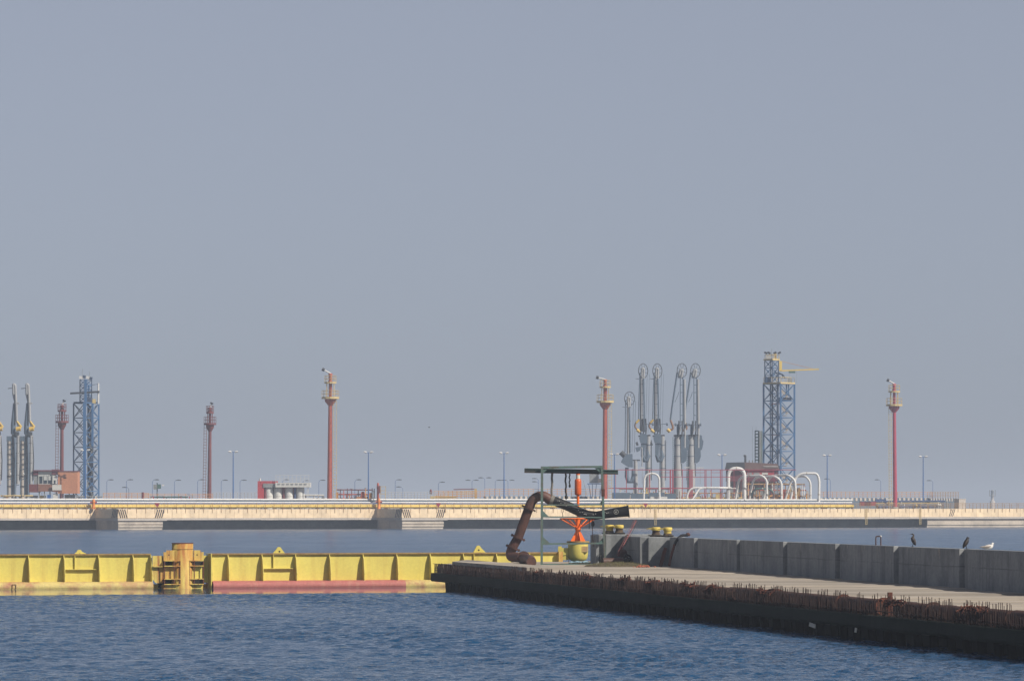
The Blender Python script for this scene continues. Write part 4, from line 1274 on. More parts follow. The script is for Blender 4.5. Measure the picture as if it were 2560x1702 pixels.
# ------------------------------------------------------------------ jetty furniture
def fence(label, x0, x1, v, ytop, ybase, mat_, every=1.5, rails=3, kick=None, kmat=None):
    Y0, Y1 = jet(x0, v), jet(x1, v)
    A, B = px(x0, ybase, Y0), px(x1, ybase, Y1)
    h = (ybase - ytop) * Y0 / F
    o = empty('guard_railing', A, label, 'railing', 'railings on the jetty', math.atan2(B.y - A.y, B.x - A.x))
    L = (B - A).length; n = max(2, round(L / every)); e = L / n
    pm_ = MB().box((0, 0, h / 2), (0.07, 0.07, h)).mesh('post'); pm_.materials.append(mat_)
    for i in range(n + 1):
        p = bpy.data.objects.new('post', pm_); COL.objects.link(p); p.parent = o; p.location = (i * e, 0, 0)
    for i in range(rails):
        b = MB(); b.box((L / 2, 0, h * (1 - i / rails * 0.95)), (L, 0.05, 0.07)); b.build('rail', mat_, o)
    b = MB(); b.box((L / 2, 0.3, -1.2), (L, 0.5, 2.4)); b.build('plinth', kmat or M_JDECK, o)
    if kick:
        km = MB().box((0, -0.02, -0.35), (e * 0.45, 0.1, 0.7)).mesh('beam_end'); km.materials.append(kick)
        for i in range(n):
            p = bpy.data.objects.new('beam_end', km); COL.objects.link(p); p.parent = o; p.location = (i * e + e / 2, 0, 0)
    return o
fence('orange railing to the side of the blue tower away from the brick house', 258, 372, 22, 1232, 1247, M_RAILO, 1.3, 4)
fence('red and yellow pipe railing near the slim red tower', 360, 532, 20, 1234, 1246, M_RAILO, 1.6, 3)
fence('fine grey mesh railing in front of the slim red tower', 532, 646, 24, 1231, 1246, M_RAILG, 0.8, 3)
fence('grey railing from the red hydrant mast to the ochre ramp', 962, 1085, 24, 1230, 1246, M_RAILG, 0.8, 3)
fence('ochre ramp railing in the middle of the jetty', 1085, 1212, 26, 1227, 1245, M_RAILO, 1.1, 4)
fence('ochre railing on black and white beam ends behind the green frame', 1212, 1500, 30, 1222, 1240, M_RAILO, 1.2, 3, M_LIP, M_ARMD)
fence('ochre railing on black and white beam ends by the crimson tower', 2048, 2330, 30, 1229, 1244, M_RAILO, 1.2, 3, M_LIP, M_ARMD)
fence('rust orange railing cage at the end of the beam walkway', 2325, 2396, 29, 1229, 1245, M_RAIL, 0.7, 4, M_LIP, M_ARMD)
T = Thing('concrete_block', 'pale concrete block at the end of the beam walkway', 'block', 2400, 1262, jet(2400, 24), z=JZ)
m = MB(); m.box((0, 0, T.Z(1247) / 2), (1.9, 2.0, T.Z(1247)), J_RZ, 0.97); m.build('block', M_LIP, T.o)
m = MB(); m.box((0, 0, T.Z(1247)), (2.0, 2.1, 0.15), J_RZ); m.build('cap', M_LIP, T.o)

def monitor_tower(label, xb, xt, ybase, yplat, hp, yup, hu, ytop, tip, wb, wt, lad, v, mcol, mlad, mplat):
    T = Thing('monitor_tower', label, 'tower', xb, ybase, jet(xb, v), 'red fire monitor towers', z=JZ)
    o, s = T.o, T.s
    dx = T.X(xt)                                      # slight lean of the shaft head
    zp, zu, zt = T.Z(yplat), T.Z(yup), T.Z(ytop)
    MB().path([(0, 0, 0), (dx * 0.5, 0, zp * 0.5), (dx, 0, zp)], [wb * s / 2, (wb + wt) * s / 4, wt * s / 2], 16).build('column', mcol, o)
    MB().lathe([(wb * s * 0.9, 0), (wb * s * 0.9, 0.25), (wb * s * 0.55, 0.4)], n=14).build('base_plate', M_JDECK, o)
    rp, ru = hp * s, hu * s
    pf = MB().lathe([(rp, zp), (rp, zp + 0.42)], (dx, 0, 0), 12, smooth=False).build('platform', mplat, o)
    MB().lathe([(wt * s / 2, zp - 1.5), (rp * 0.62, zp - 0.55), (rp * 0.66, zp)], (dx, 0, 0), 12, smooth=False).build('platform_bracket', mcol if mplat is not M_TOWDK else M_TOWDK, o)
    uf = MB().lathe([(ru, zu), (ru, zu + 0.32)], (dx, 0, 0), 12, smooth=False).build('upper_platform', mplat, o)
    for (z, r_, par, mt) in ((zp + 0.4, rp * 0.97, pf, mlad), (zu + 0.3, ru * 0.97, uf, mlad)):
        for i in range(8):
            a = R(45 * i + 10)
            MB().tube((dx + r_ * math.cos(a), r_ * math.sin(a), z), (dx + r_ * math.cos(a), r_ * math.sin(a), z + 1.35), 0.045, n=5).build('rail_post', mt, par)
        for h in (1.35, 0.7):
            MB().ring((dx, 0, z + h), r_, 0.04, 'z', 16, 4).build('rail_ring', mt, par)
    for i in range(4):
        a = R(45 + 90 * i); c, sn = dx + ru * 0.85 * math.cos(a), ru * 0.85 * math.sin(a)
        MB().tube((c, sn, zp + 0.4), (c, sn, zu), 0.07, n=6).build('stanchion', mlad, o)
    MB().path([(dx, 0, zp), (dx, 0, zu)], [wt * s * 0.42, wt * s * 0.42], 12).build('riser', mcol, o)
    MB().lathe([(0.50, zu + 0.3), (0.34, zu + 0.9), (0.42, (zu + zt) / 2), (0.34, zt - 0.5), (0.48, zt - 0.2), (0.30, zt)], (dx, 0, 0), 12).build('monitor_base', mcol, o)
    tp = T.p(*tip)
    a = Vector((dx, 0, zt - 0.05)); dvec = (tp - a)
    MB().path([a, a + dvec * 0.8], [0.20, 0.13], 8).build('barrel', M_LAMP, o)
    MB().path([a + dvec * 0.74, a + dvec * 1.03], [0.34, 0.38], 10).build('nozzle', M_NOZ, o)
    # caged ladder
    sg = -1 if lad == 'L' else 1
    rx = sg * (wb * s / 2 + 0.30); rt = dx + sg * (wt * s / 2 + 0.30)
    ld = bpy.data.objects.new('ladder', None); COL.objects.link(ld); ld.parent = o
    for d in (-0.05, sg * 0.62 ):
        MB().bar((rx + d, -0.45, 0.3), (rt + d, -0.45, zp), 0.09, 0.09).build('stile', mlad, ld)
    k = int(zp / 0.62)
    rm = MB().bar((-0.05, -0.45, 0), (sg * 0.62, -0.45, 0), 0.07, 0.07)
    rg = rm.mesh('rung'); rg.materials.append(mlad)
    for i in range(1, k):
        z = zp * i / k
        p = bpy.data.objects.new('rung', rg); COL.objects.link(p); p.parent = ld; p.location = (rx + (rt - rx) * z / zp, 0, z)
    hm = MB().ring((sg * 0.28, -0.55, 0), 0.42, 0.035, 'z', 12, 4).mesh('cage_hoop'); hm.materials.append(mlad)
    for i in range(2, k, 2):
        z = zp * i / k
        p = bpy.data.objects.new('cage_hoop', hm); COL.objects.link(p); p.parent = ld; p.location = (rx + (rt - rx) * z / zp, 0, z)
    return T
monitor_tower('distant dark red fire monitor tower rising behind the brick house', 154, 155, 1243, 1057, 16.5, 1029, 11, 1012, (161, 1000), 11, 8, 'L', 60, M_TOWDK, M_TOWDK, M_TOWDK)
monitor_tower('slim dark red fire monitor tower with its nozzle raised to the right', 523, 525, 1243, 1062, 15.5, 1033.5, 9.5, 1018, (530, 1006.5), 11, 7.5, 'L', 50, M_TOWDK, M_TOWDK, M_TOWDK)
monitor_tower('orange red fire monitor tower beside the white tank house', 824, 826, 1243, 997, 22, 958.5, 15, 933, (806, 922.5), 13.5, 10, 'R', 14, M_TOWRED, M_CREAM, M_CREAM)
monitor_tower('red fire monitor tower rising behind the green frame and orange beacon', 1512, 1513, 1248, 1006.5, 21.5, 969.5, 14, 948, (1491, 943), 14, 11, 'R', 14, M_TOWRED, M_CREAM, M_CREAM)
monitor_tower('crimson fire monitor tower standing alone near the end of the jetty', 2238, 2235.5, 1258, 1015, 20.5, 981, 14.5, 959, (2218, 949), 10.5, 8, 'L', 8, M_TOWPINK, M_CREAM, M_CREAM)

def lamp_post(label, x, yhead, ybase, v):
    T = Thing('lamp_post', label, 'lamp post', x, ybase, jet(x, v), 'tall double lamp posts on the jetty', z=JZ)
    o = T.o; h = T.Z(yhead)
    MB().path([(0, 0, 0), (0, 0, h)], [0.15, 0.085], 8).build('pole', M_POST, o)
    MB().box((0, 0, 0.15), (0.5, 0.5, 0.3)).build('foot', M_POST, o)
    MB().bar((-0.75, 0, h), (0.75, 0, h), 0.09, 0.09).build('cross_arm', M_POST, o)
    for sg in (-1, 1):
        m = MB(); m.path([(sg * 0.35, 0, h + 0.03), (sg * 0.6, 0, h + 0.10), (sg * 1.0, -0.05, h + 0.16)], [0.13, 0.22, 0.13], 8)
        m.build('lamp_head', M_LAMP, o)
LP = [('blue double lamp post in front of the blue lattice tower', 213, 1126, 1248, 8), ('blue double lamp post between the slim red tower and the white tank house', 583, 1130, 1247, 10),
      ('blue double lamp post between the orange red tower and the hydrant mast', 921, 1131, 1246, 10), ('blue double lamp post standing next to the ochre ramp railing', 1260, 1133, 1243, 12),
      ('blue double lamp post between the red tower and the loading arms', 1536, 1136, 1246, 16), ('blue double lamp post beside the brown roofed house', 1805, 1138, 1246, 14),
      ('blue double lamp post between the white pipe loops and the crimson tower', 2068, 1139, 1250, 12), ('blue double lamp post past the crimson tower, last on the jetty', 2308, 1142, 1260, 10)]
for a in LP: lamp_post(*a)

def small_lamp(where, x, y, sgn, ybase=1242, v=70, dbl=False, low=False):
    T = Thing('street_lamp', 'small ' + where, 'street lamp', x, ybase, jet(x, v), 'small street lamps far behind the jetty', z=JZ - 0.2)
    o = T.o; h = T.Z(y)
    MB().path([(0, 0, 0), (0, 0, h - 0.4), (sgn * 0.3, 0, h)] , [0.06, 0.045, 0.035], 6).build('pole', M_POST, o)
    for sg in ((-1, 1) if dbl else (sgn,)):
        MB().path([(sg * 0.3, 0, h), (sg * 0.9, 0, h + 0.05), (sg * 1.5, 0, h + 0.02)], [0.05, 0.14, 0.08], 6).build('lamp_head', M_LAMPD, o)
SL = [
    ('street lamp between the pale loading arms and the brick house', 105, 1186, -1),
    ('street lamp just past the blue service tower', 267, 1199, 1),
    ('street lamp behind the orange railing, the taller of two', 316, 1199, 1),
    ('low street lamp behind the orange railing, the shorter of two', 322, 1218, -1),
    ('street lamp directly behind the spotlight box', 381, 1199, 1),
    ('street lamp between the spotlight box and the slim red tower', 436, 1200, 1),
    ('street lamp just before the ladder side of the slim red tower', 494, 1199, 1),
    ('street lamp between the slim red tower and its double lamp post', 553, 1200, 1),
    ('street lamp just past the double lamp post by the mesh railing', 600, 1200, 1),
    ('street lamp behind the white tank gantry', 706, 1199, 1),
    ('street lamp at the end of the white tank gantry', 757, 1201, 1),
    ('street lamp close before the orange red tower', 797, 1200, 1),
    ('street lamp above the rusty red manifold', 887, 1199, 1),
    ('street lamp past the signal mast, the taller of two', 988, 1199, 1),
    ('low street lamp past the signal mast, the shorter of two', 1007, 1217, -1),
    ('street lamp above the second striped block', 1096, 1205, 1),
    ('pale two armed street lamp behind the ramp house', 1180, 1200, 1, 1242, 70, True),
    ('dark two armed street lamp at the end of the ramp house', 1212, 1194, -1, 1240, 60, True),
    ('single armed street lamp just before the double lamp post at the ramp', 1238, 1200, 1),
    ('two armed street lamp just past the double lamp post at the ramp', 1270, 1200, -1, 1240, 70, True),
    ('street lamp beside the rusty riser elbow, the taller of two', 1346, 1196, -1),
    ('street lamp beside the rusty riser elbow, the shorter of two', 1346, 1204, -1, 1242, 66),
    ('street lamp close behind the double lamp post by the pipe loops', 2076, 1197, -1),
    ('street lamp before the ladder of the crimson tower', 2202, 1199, -1),
    ('street lamp at the railing cage, the last along the jetty', 2332, 1201, -1)]
for a in SL: small_lamp(*a)

# ------------------------------------------------------------------ lattice towers
def lattice(o, cs, z0, z1, nl, rl, rbr, ml, mb_, faces=(0, 1, 2, 3), xbr=True):
    for c in cs:
        MB().bar((c[0], c[1], z0), (c[0], c[1], z1), rl * 2, rl * 2).build('leg', ml(c) if callable(ml) else ml, o)
    for l in range(nl + 1):
        z = z0 + (z1 - z0) * l / nl
        for f_ in faces:
            a, b = cs[f_], cs[(f_ + 1) % 4]
            mm = mb_(f_) if callable(mb_) else mb_
            MB().bar((a[0], a[1], z), (b[0], b[1], z), rbr * 2, rbr * 2).build('girt', mm, o)
            if l < nl:
                zn = z0 + (z1 - z0) * (l + 1) / nl
                zm = (z + zn) / 2
                MB().bar((a[0], a[1], z), (b[0], b[1], zn), rbr * 1.5).build('brace', mm, o)
                if xbr: MB().bar((b[0], b[1], z), (a[0], a[1], zn), rbr * 1.5).build('brace', mm, o)
def diamond(xl, xm, xr_, T):
    L, M_, R_ = T.X(xl), T.X(xm), T.X(xr_)
    d1, d2 = (M_ - L), (R_ - M_)
    return [(L, 0), (M_, -d1), (R_, 0), (L + R_ - M_, d2)]
# right tower with the jib crane
T = Thing('crane_tower', 'blue lattice tower with yellow jib crane behind the brown roofed house', 'tower', 1948, 1245, jet(1948, 26), z=JZ)
o, s = T.o, T.s
cs = diamond(1909, 1949, 1986, T)
z1 = T.Z(960); zb = T.Z(1182)
lattice(o, cs, z1 - 6 * 42 * s, z1, 6, 0.20, 0.085, M_BLUE, M_BLUE)
for c in cs: MB().bar((c[0], c[1], 0), (c[0], c[1], z1 - 6 * 42 * s), 0.5).build('leg_base', M_BLUE, o)
# stair tower inside
for i in range(12):
    za, zb_ = z1 * i / 12 + 0.4, z1 * (i + 1) / 12 + 0.2
    xa, xb_ = T.X(1928), T.X(1944)
    if i % 2: xa, xb_ = xb_, xa
    b = MB(); b.bar((xa, 0.3 + (i % 2) * 1.0, za), (xb_, 0.3 + (i % 2) * 1.0, zb_), 0.9, 0.16); b.build('stair_flight', M_BLUED, o)
    b = MB(); b.box((T.X(1936), 0.8, zb_ + 0.05), (2.4, 2.2, 0.14)); b.build('landing', M_TOWDK if i % 3 == 0 else M_BLUED, o)
for i in range(6):
    zc = z1 - (i + 0.62) * 42 * s
    b = MB(); b.bar((T.X(1953), -0.9, zc + 0.9), (T.X(1968), -0.9, zc - 0.6), 0.8, 0.5); b.build('stair_flight', M_LIP, o)
    b = MB(); b.box((T.X(1957), -0.4, zc - 1.0), (1.7, 0.8, 0.16)); b.build('landing', M_LIP, o)
for xx, yy in ((1926, -0.6), (1944, -1.4), (1932, 1.6)):
    MB().bar((T.X(xx), yy, 0), (T.X(xx), yy, z1), 0.32).build('shaft_post', M_BLUED, o)
b = MB(); b.box((T.X(1962), 0.3, T.Z(998)), (3.0, 1.6, 0.9)); b.build('machine_box', M_BLUED, o)
for xx in (1966, 1971): MB().bar((T.X(xx), -0.3, T.Z(990)), (T.X(xx), -0.3, z1), 0.3).build('hanger', M_BLUE, o)
m = MB(); c = [(p[0] * 1.05 + 0, p[1] * 1.05) for p in cs]; m.prism(c, z1, z1 + 0.35, 'xy'); m.build('deck', M_CREAM, o)
for f_ in range(4):
    a, b_ = cs[f_], cs[(f_ + 1) % 4]
    MB().bar((a[0], a[1], z1 + 1.5), (b_[0], b_[1], z1 + 1.5), 0.09).build('deck_rail', M_CREAM, o)
    for k in range(4):
        x_, y_ = a[0] + (b_[0] - a[0]) * k / 4, a[1] + (b_[1] - a[1]) * k / 4
        MB().bar((x_, y_, z1 + 0.3), (x_, y_, z1 + 1.5), 0.08).build('deck_post', M_CREAM, o)
b = MB(); b.box((T.X(1920), -0.5, z1 + 0.95), (1.25, 1.2, 1.3)); b.build('winch_house', M_BLUED, o)
b = MB(); b.box((T.X(1975), -0.5, z1 + 0.8), (0.9, 0.9, 0.9)); b.build('equipment_box', M_GREY, o)
cu = diamond(1912, 1930, 1946, T)
z2 = T.Z(901)
lattice(o, cu, z1 + 0.3, z2, 3, 0.11, 0.06, M_BLUED, M_BLUE)
m = MB(); m.prism([(p[0] * 1.0 + (p[0] - T.X(1929)) * 0.2, p[1] * 1.25) for p in cu], z2, z2 + 0.35, 'xy'); m.build('top_deck', M_CREAM, o)
for f_ in range(4):
    a, b_ = cu[f_], cu[(f_ + 1) % 4]
    MB().bar((a[0] * 1.0, a[1] * 1.2, z2 + 1.3), (b_[0], b_[1] * 1.2, z2 + 1.3), 0.09).build('deck_rail', M_CREAM, o)
    for k in range(3):
        x_, y_ = a[0] + (b_[0] - a[0]) * k / 3, (a[1] + (b_[1] - a[1]) * k / 3) * 1.2
        MB().bar((x_, y_, z2 + 0.3), (x_, y_, z2 + 1.35), 0.08).build('deck_post', M_CREAM, o)
for i, xx in enumerate((1914, 1922, 1937, 1948)):
    b = MB(); b.box((T.X(xx), -0.5, T.Z(882)), (0.75, 0.35, 0.42), ry=0.35 * (1 if i < 2 else -1)); b.build('floodlight', M_NOZ, o)
    MB().bar((T.X(xx), -0.4, z2 + 0.3), (T.X(xx), -0.4, T.Z(882)), 0.08).build('floodlight_stem', M_CREAM, o)
b = MB(); b.box((T.X(1938), -0.3, z2 + 0.9), (0.5, 0.5, 1.4)); b.build('lamp_cabinet', M_CREAM, o)
MB().tube((T.X(1929), 0, z2), (T.X(1929), 0, T.Z(872)), 0.05, n=5).build('lightning_rod', M_GREY, o)
b = MB(); b.box((T.X(1950.5), -1.3, T.Z(915)), (0.62, 0.6, 24 * s)); b.build('crane_mast', M_JYEL, o)
MB().bar((T.X(1948), -1.3, T.Z(927)), (T.X(2046), -1.9, T.Z(923.5)), 0.26, 0.3).build('jib', M_JYEL, o)
MB().tube((T.X(1950), -1.3, T.Z(903)), (T.X(2030), -1.8, T.Z(922)), 0.045, n=5).build('stay_cable', M_RAILO, o)
b = MB(); b.box((T.X(1979), -1.5, T.Z(930.5)), (1.5, 0.5, 0.42)); b.build('hoist_trolley', M_GREEN, o)
for xx in (1972, 1990): MB().tube((T.X(xx), -1.5, T.Z(930)), (T.X(xx), -1.5, z1), 0.02, n=4).build('hoist_rope', M_GREY, o)
for k in range(7):
    a = R(180 * k / 6); 
MB().path(arc_pts((T.X(1950), -0.8, T.Z(946)), 1.0, 0, 180, 10), 0.13, 7).build('pipe_arch', M_BLUED, o)
MB().path(arc_pts((T.X(1944), -0.6, T.Z(944)), 1.15, 0, 180, 10), 0.10, 7).build('pipe_arch', M_BLUED, o)
# left tower
T = Thing('service_tower', 'blue lattice service tower beside the orange brick house', 'tower', 215, 1248, jet(215, 24), z=JZ)
o, s = T.o, T.s
cs = diamond(184, 214, 247, T)
z1 = T.Z(1008)
lattice(o, cs, 0.6, z1, 7, 0.14, 0.075, lambda c: M_BLUE if c[0] > 1 else M_BLUED, lambda f_: M_BLUED if f_ in (0, 3) else M_BLUE)  # left faces in darker blue, their shade put into the colour
b = MB(); b.bar((T.X(214.5), cs[1][1] - 0.15, 0), (T.X(214.5), cs[1][1] - 0.15, z1 + 0.2), 0.62, 0.5); b.build('main_column', M_BLUE, o)
b = MB(); b.bar((T.X(233), cs[1][1] + 1.0, T.Z(1115)), (T.X(233), cs[1][1] + 1.0, z1), 0.42, 0.42); b.build('second_column', M_BLUE, o)
for i in range(9):
    za = 0.5 + (z1 - 1) * i / 9; zb_ = 0.5 + (z1 - 1) * (i + 1) / 9
    xa, xb_ = T.X(219), T.X(231)
    if i % 2: xa, xb_ = xb_, xa
    b = MB(); b.bar((xa, -0.2, za), (xb_, -0.2, zb_), 0.9, 0.2); b.build('stair_flight', M_GREY, o)
b = MB(); b.box((T.X(225), 0.8, z1 / 2), (1.2, 1.0, z1 - 1)); b.build('lift_shaft', M_BLUED, o)
for i in range(14):
    b = MB(); b.box((T.X(241), -1.0, T.Z(1200) + i * 0.9), (0.7, 0.6, 0.12)); b.build('cable_tray', M_GREY, o)
m = MB(); m.prism([(p[0], p[1]) for p in cs], z1, z1 + 0.3, 'xy'); m.build('deck', M_BLUED, o)
cu = diamond(200, 215, 229, T); z2 = T.Z(949)
lattice(o, cu, z1 + 0.3, z2, 4, 0.10, 0.055, M_BLUED, M_BLUE)
b = MB(); b.bar((T.X(215.5), cu[1][1] - 0.05, z1), (T.X(215.5), cu[1][1] - 0.05, z2), 0.5); b.build('upper_column', M_BLUE, o)
b = MB(); b.bar((T.X(222), -0.2, z1), (T.X(222), -0.2, z2 - 1), 0.3); b.build('upper_column', M_BLUE, o)
MB().bar((T.X(177), -1, T.Z(983.5)), (T.X(250), -1.3, T.Z(979.5)), 0.32, 0.4).build('gantry_beam', M_ARMK, o)
MB().tube((T.X(247), -1.0, T.Z(1010)), (T.X(247), -1.0, T.Z(958)), 0.19, n=10).build('vent_tube', M_LAMP, o)
MB().tube((T.X(230), -1.0, T.Z(963)), (T.X(246), -1.0, T.Z(960)), 0.05, n=5).build('stay', M_BLUED, o)
for xx, yy, w in ((204, 944, 0.9), (211, 942, 0.6), (221, 944, 0.8), (228, 946, 0.6)):
    b = MB(); b.box((T.X(xx), -0.6, T.Z(yy)), (w, 0.5, 0.6), ry=0.2); b.build('floodlight', M_LAMP if xx in (204, 221) else M_BLUED, o)
for xx, yy in ((206, 922), (224, 928)):
    MB().tube((T.X(xx), 0, z2), (T.X(xx), 0, T.Z(yy)), 0.035, n=4).build('aerial', M_GREY, o)
for xx, yy in ((219, 998), (228, 1000), (236, 1003)):
    b = MB(); b.box((T.X(xx), -0.9, T.Z(yy)), (0.7, 0.6, 0.9)); b.build('equipment_box', M_CREAM if xx == 236 else M_BLUED, o)
# small dark ladder tower
T = Thing('ladder_tower', 'narrow dark green ladder tower left of the crane tower', 'tower', 1896, 1245, jet(1896, 34), z=JZ)
o = T.o; h = T.Z(1077)
cs4 = [(-0.75, 0), (-0.05, -0.7), (0.8, 0), (0.1, 0.7)]
for c in cs4: MB().bar((c[0], c[1], 0), (c[0], c[1], h), 0.20).build('leg', M_GREEN, o)
for i in range(24):
    z = h * (i + 1) / 24
    MB().bar((-0.75, 0, z), (-0.05, -0.7, z), 0.16, 0.24).build('rung', M_GREEN, o)
b = MB(); b.box((0.35, -0.2, h / 2), (0.7, 0.3, h)); b.build('back_sheet', M_GREY, o)
for xx in (1881, 1890): MB().tube((T.X(xx), 0, 0), (T.X(xx), 0, T.Z(1066)), 0.025, n=4).build('aerial', M_GREY, o)

# ------------------------------------------------------------------ marine loading arms
def wheel(o, c, rx, rz_, parent_mat=M_ARMK):
    """spoked sheave wheel seen at an angle: a true circle turned about the vertical"""
    ang = math.acos(min(1, rx / rz_))
    w = bpy.data.objects.new('sheave_wheel', None); COL.objects.link(w); w.parent = o
    w.location = c; w.rotation_euler = (0, 0, ang)
    MB().ring((0, 0, 0), rz_, 0.085, 'y', 28, 6).build('rim', parent_mat, w)
    for i in range(8):
        a = R(22.5 + 45 * i)
        MB().tube((0, 0, 0), (rz_ * math.cos(a), 0, rz_ * math.sin(a)), 0.045, n=5).build('spoke', parent_mat, w)
    MB().tube((0, -0.2, 0), (0, 0.2, 0), 0.30, n=10).build('hub', M_ARMD, w)
def arm_upright(label, ox):
    """loading arm folded upright with light pipe, side cable and U-shaped counterweight"""
    T = Thing('loading_arm', label, 'loading arm', 1620 + ox, 1247, jet(1620 + ox, 20), 'marine loading arms by the brown roofed house', z=JZ)
    o, s, P = T.o, T.s, lambda x, y, d=0: T.p(x + ox, y, d)
    MB().path([P(1621, 1247), P(1621, 1200), P(1621, 1090)], [0.65, 0.52, 0.46], 16).build('riser', M_ARMG, o)
    wheel(o, P(1608, 927, 0.1), 12 * s, 18 * s)
    MB().path([P(1604, 1078), P(1604, 938)], [0.27, 0.25], 12).build('inner_arm', M_ARMG, o)
    MB().path(bend([P(1604, 940), P(1605, 920), P(1610, 922), P(1609, 946)], 0.5, 6), 0.24, 10).build('head_elbow', M_ARMG, o)
    MB().path([P(1611, 1080, -0.3), P(1610.5, 1010, -0.3), P(1609, 946, -0.3)], 0.17, 8).build('outer_arm', M_ARMD, o)
    MB().path([P(1596.5, 1050, -0.2), P(1597.5, 990, -0.2), P(1600, 932, -0.2)], 0.12, 7).build('link_rod', M_ARMD, o)
    for y in (960, 982, 1010, 1038): MB().bar(P(1600, y, -0.2), P(1612, y, -0.2), 0.10).build('tie', M_ARMK, o)
    for x in (1613.5, 1620): MB().tube(P(x, 1085, 0.2), P(x - (x - 1608) * 0.2 + 6, 935, 0.2), 0.03, n=4).build('balance_cable', M_ARMD, o)
    MB().tube(P(1589, 946.5), P(1601, 947), 0.06, n=5).build('vent_pipe', M_ARMK, o)
    MB().path(bend([P(1596.5, 1050, -0.2), P(1588, 1058, -0.3), P(1587, 1068, -0.3), P(1597, 1076, -0.2)], 0.5, 5), 0.20, 9).build('hose_elbow', M_ARMB, o)
    MB().tube(P(1590, 1057, -0.35), P(1598, 1049, -0.35), 0.24, n=9).build('swivel', M_ARMY, o)
    MB().tube(P(1592, 1074, -0.35), P(1600, 1080, -0.35), 0.34, n=9).build('swivel', M_ARMY, o)
    b = MB(); b.prism([(P(x, y).x, P(x, y).z) for x, y in ((1602, 1082), (1616, 1085), (1618, 1094), (1618, 1109), (1601, 1107), (1598, 1096))], -0.8, 0.1); b.build('counterweight', M_ARMD, o)
    b = MB(); b.prism([(P(x, y).x, P(x, y).z) for x, y in ((1602, 1108), (1613, 1108), (1611, 1136), (1602, 1140))], -0.6, 0.0); b.build('counterweight_arm', M_ARMD, o)
    MB().path([P(1607, 1122, -0.2), P(1607, 1140, -0.2), P(1611, 1151, -0.2), P(1617, 1151, -0.2), P(1620, 1141, -0.2), P(1619, 1124, -0.2)], [0.35, 0.42, 0.5, 0.5, 0.5, 0.30], 10).build('drop_hook', M_ARMD, o)
    MB().bar(P(1596, 1090, -0.2), P(1626, 1088, -0.2), 0.35, 0.35).build('pivot_beam', M_ARMK, o)
    MB().bar(P(1600, 1062, 0), P(1632, 1059, 0), 0.14).build('access_rail', M_ARMD, o)
    MB().tube(P(1595, 1108, -0.2), P(1590, 1110, -0.2), 0.42, n=10).build('motor', M_ARMK, o)
    for x in (1601, 1608, 1614.5): MB().path([P(x, 1086, -0.5), P(x + 1, 1070, -0.5), P(x - 0.5, 1046, -0.4)], 0.15, 7).build('hydraulic_line', M_ARMK, o)
    MB().path([P(1628.5, 1200, -0.3), P(1628.5, 1100, -0.3)], 0.10, 6).build('drain_pipe', M_ARMK, o)
    MB().path([P(1614.5, 1200, -0.5), P(1614.5, 1100, -0.5)], 0.14, 6).build('drain_pipe', M_ARMD, o)
    for y in (1112, 1140, 1170): MB().lathe([(0.55, -0.08), (0.60, 0), (0.55, 0.08)], P(1621, y), 14).build('collar', M_ARMD, o)
    MB().path([P(1601, 1078, 0.3), P(1601, 1000, 0.3), P(1602, 940, 0.3)], 0.13, 7).build('return_pipe', M_ARMK, o)
    MB().tube(P(1630, 1060, 0), P(1634, 1060, 0), 0.34, n=10).build('sheave', M_ARMD, o)
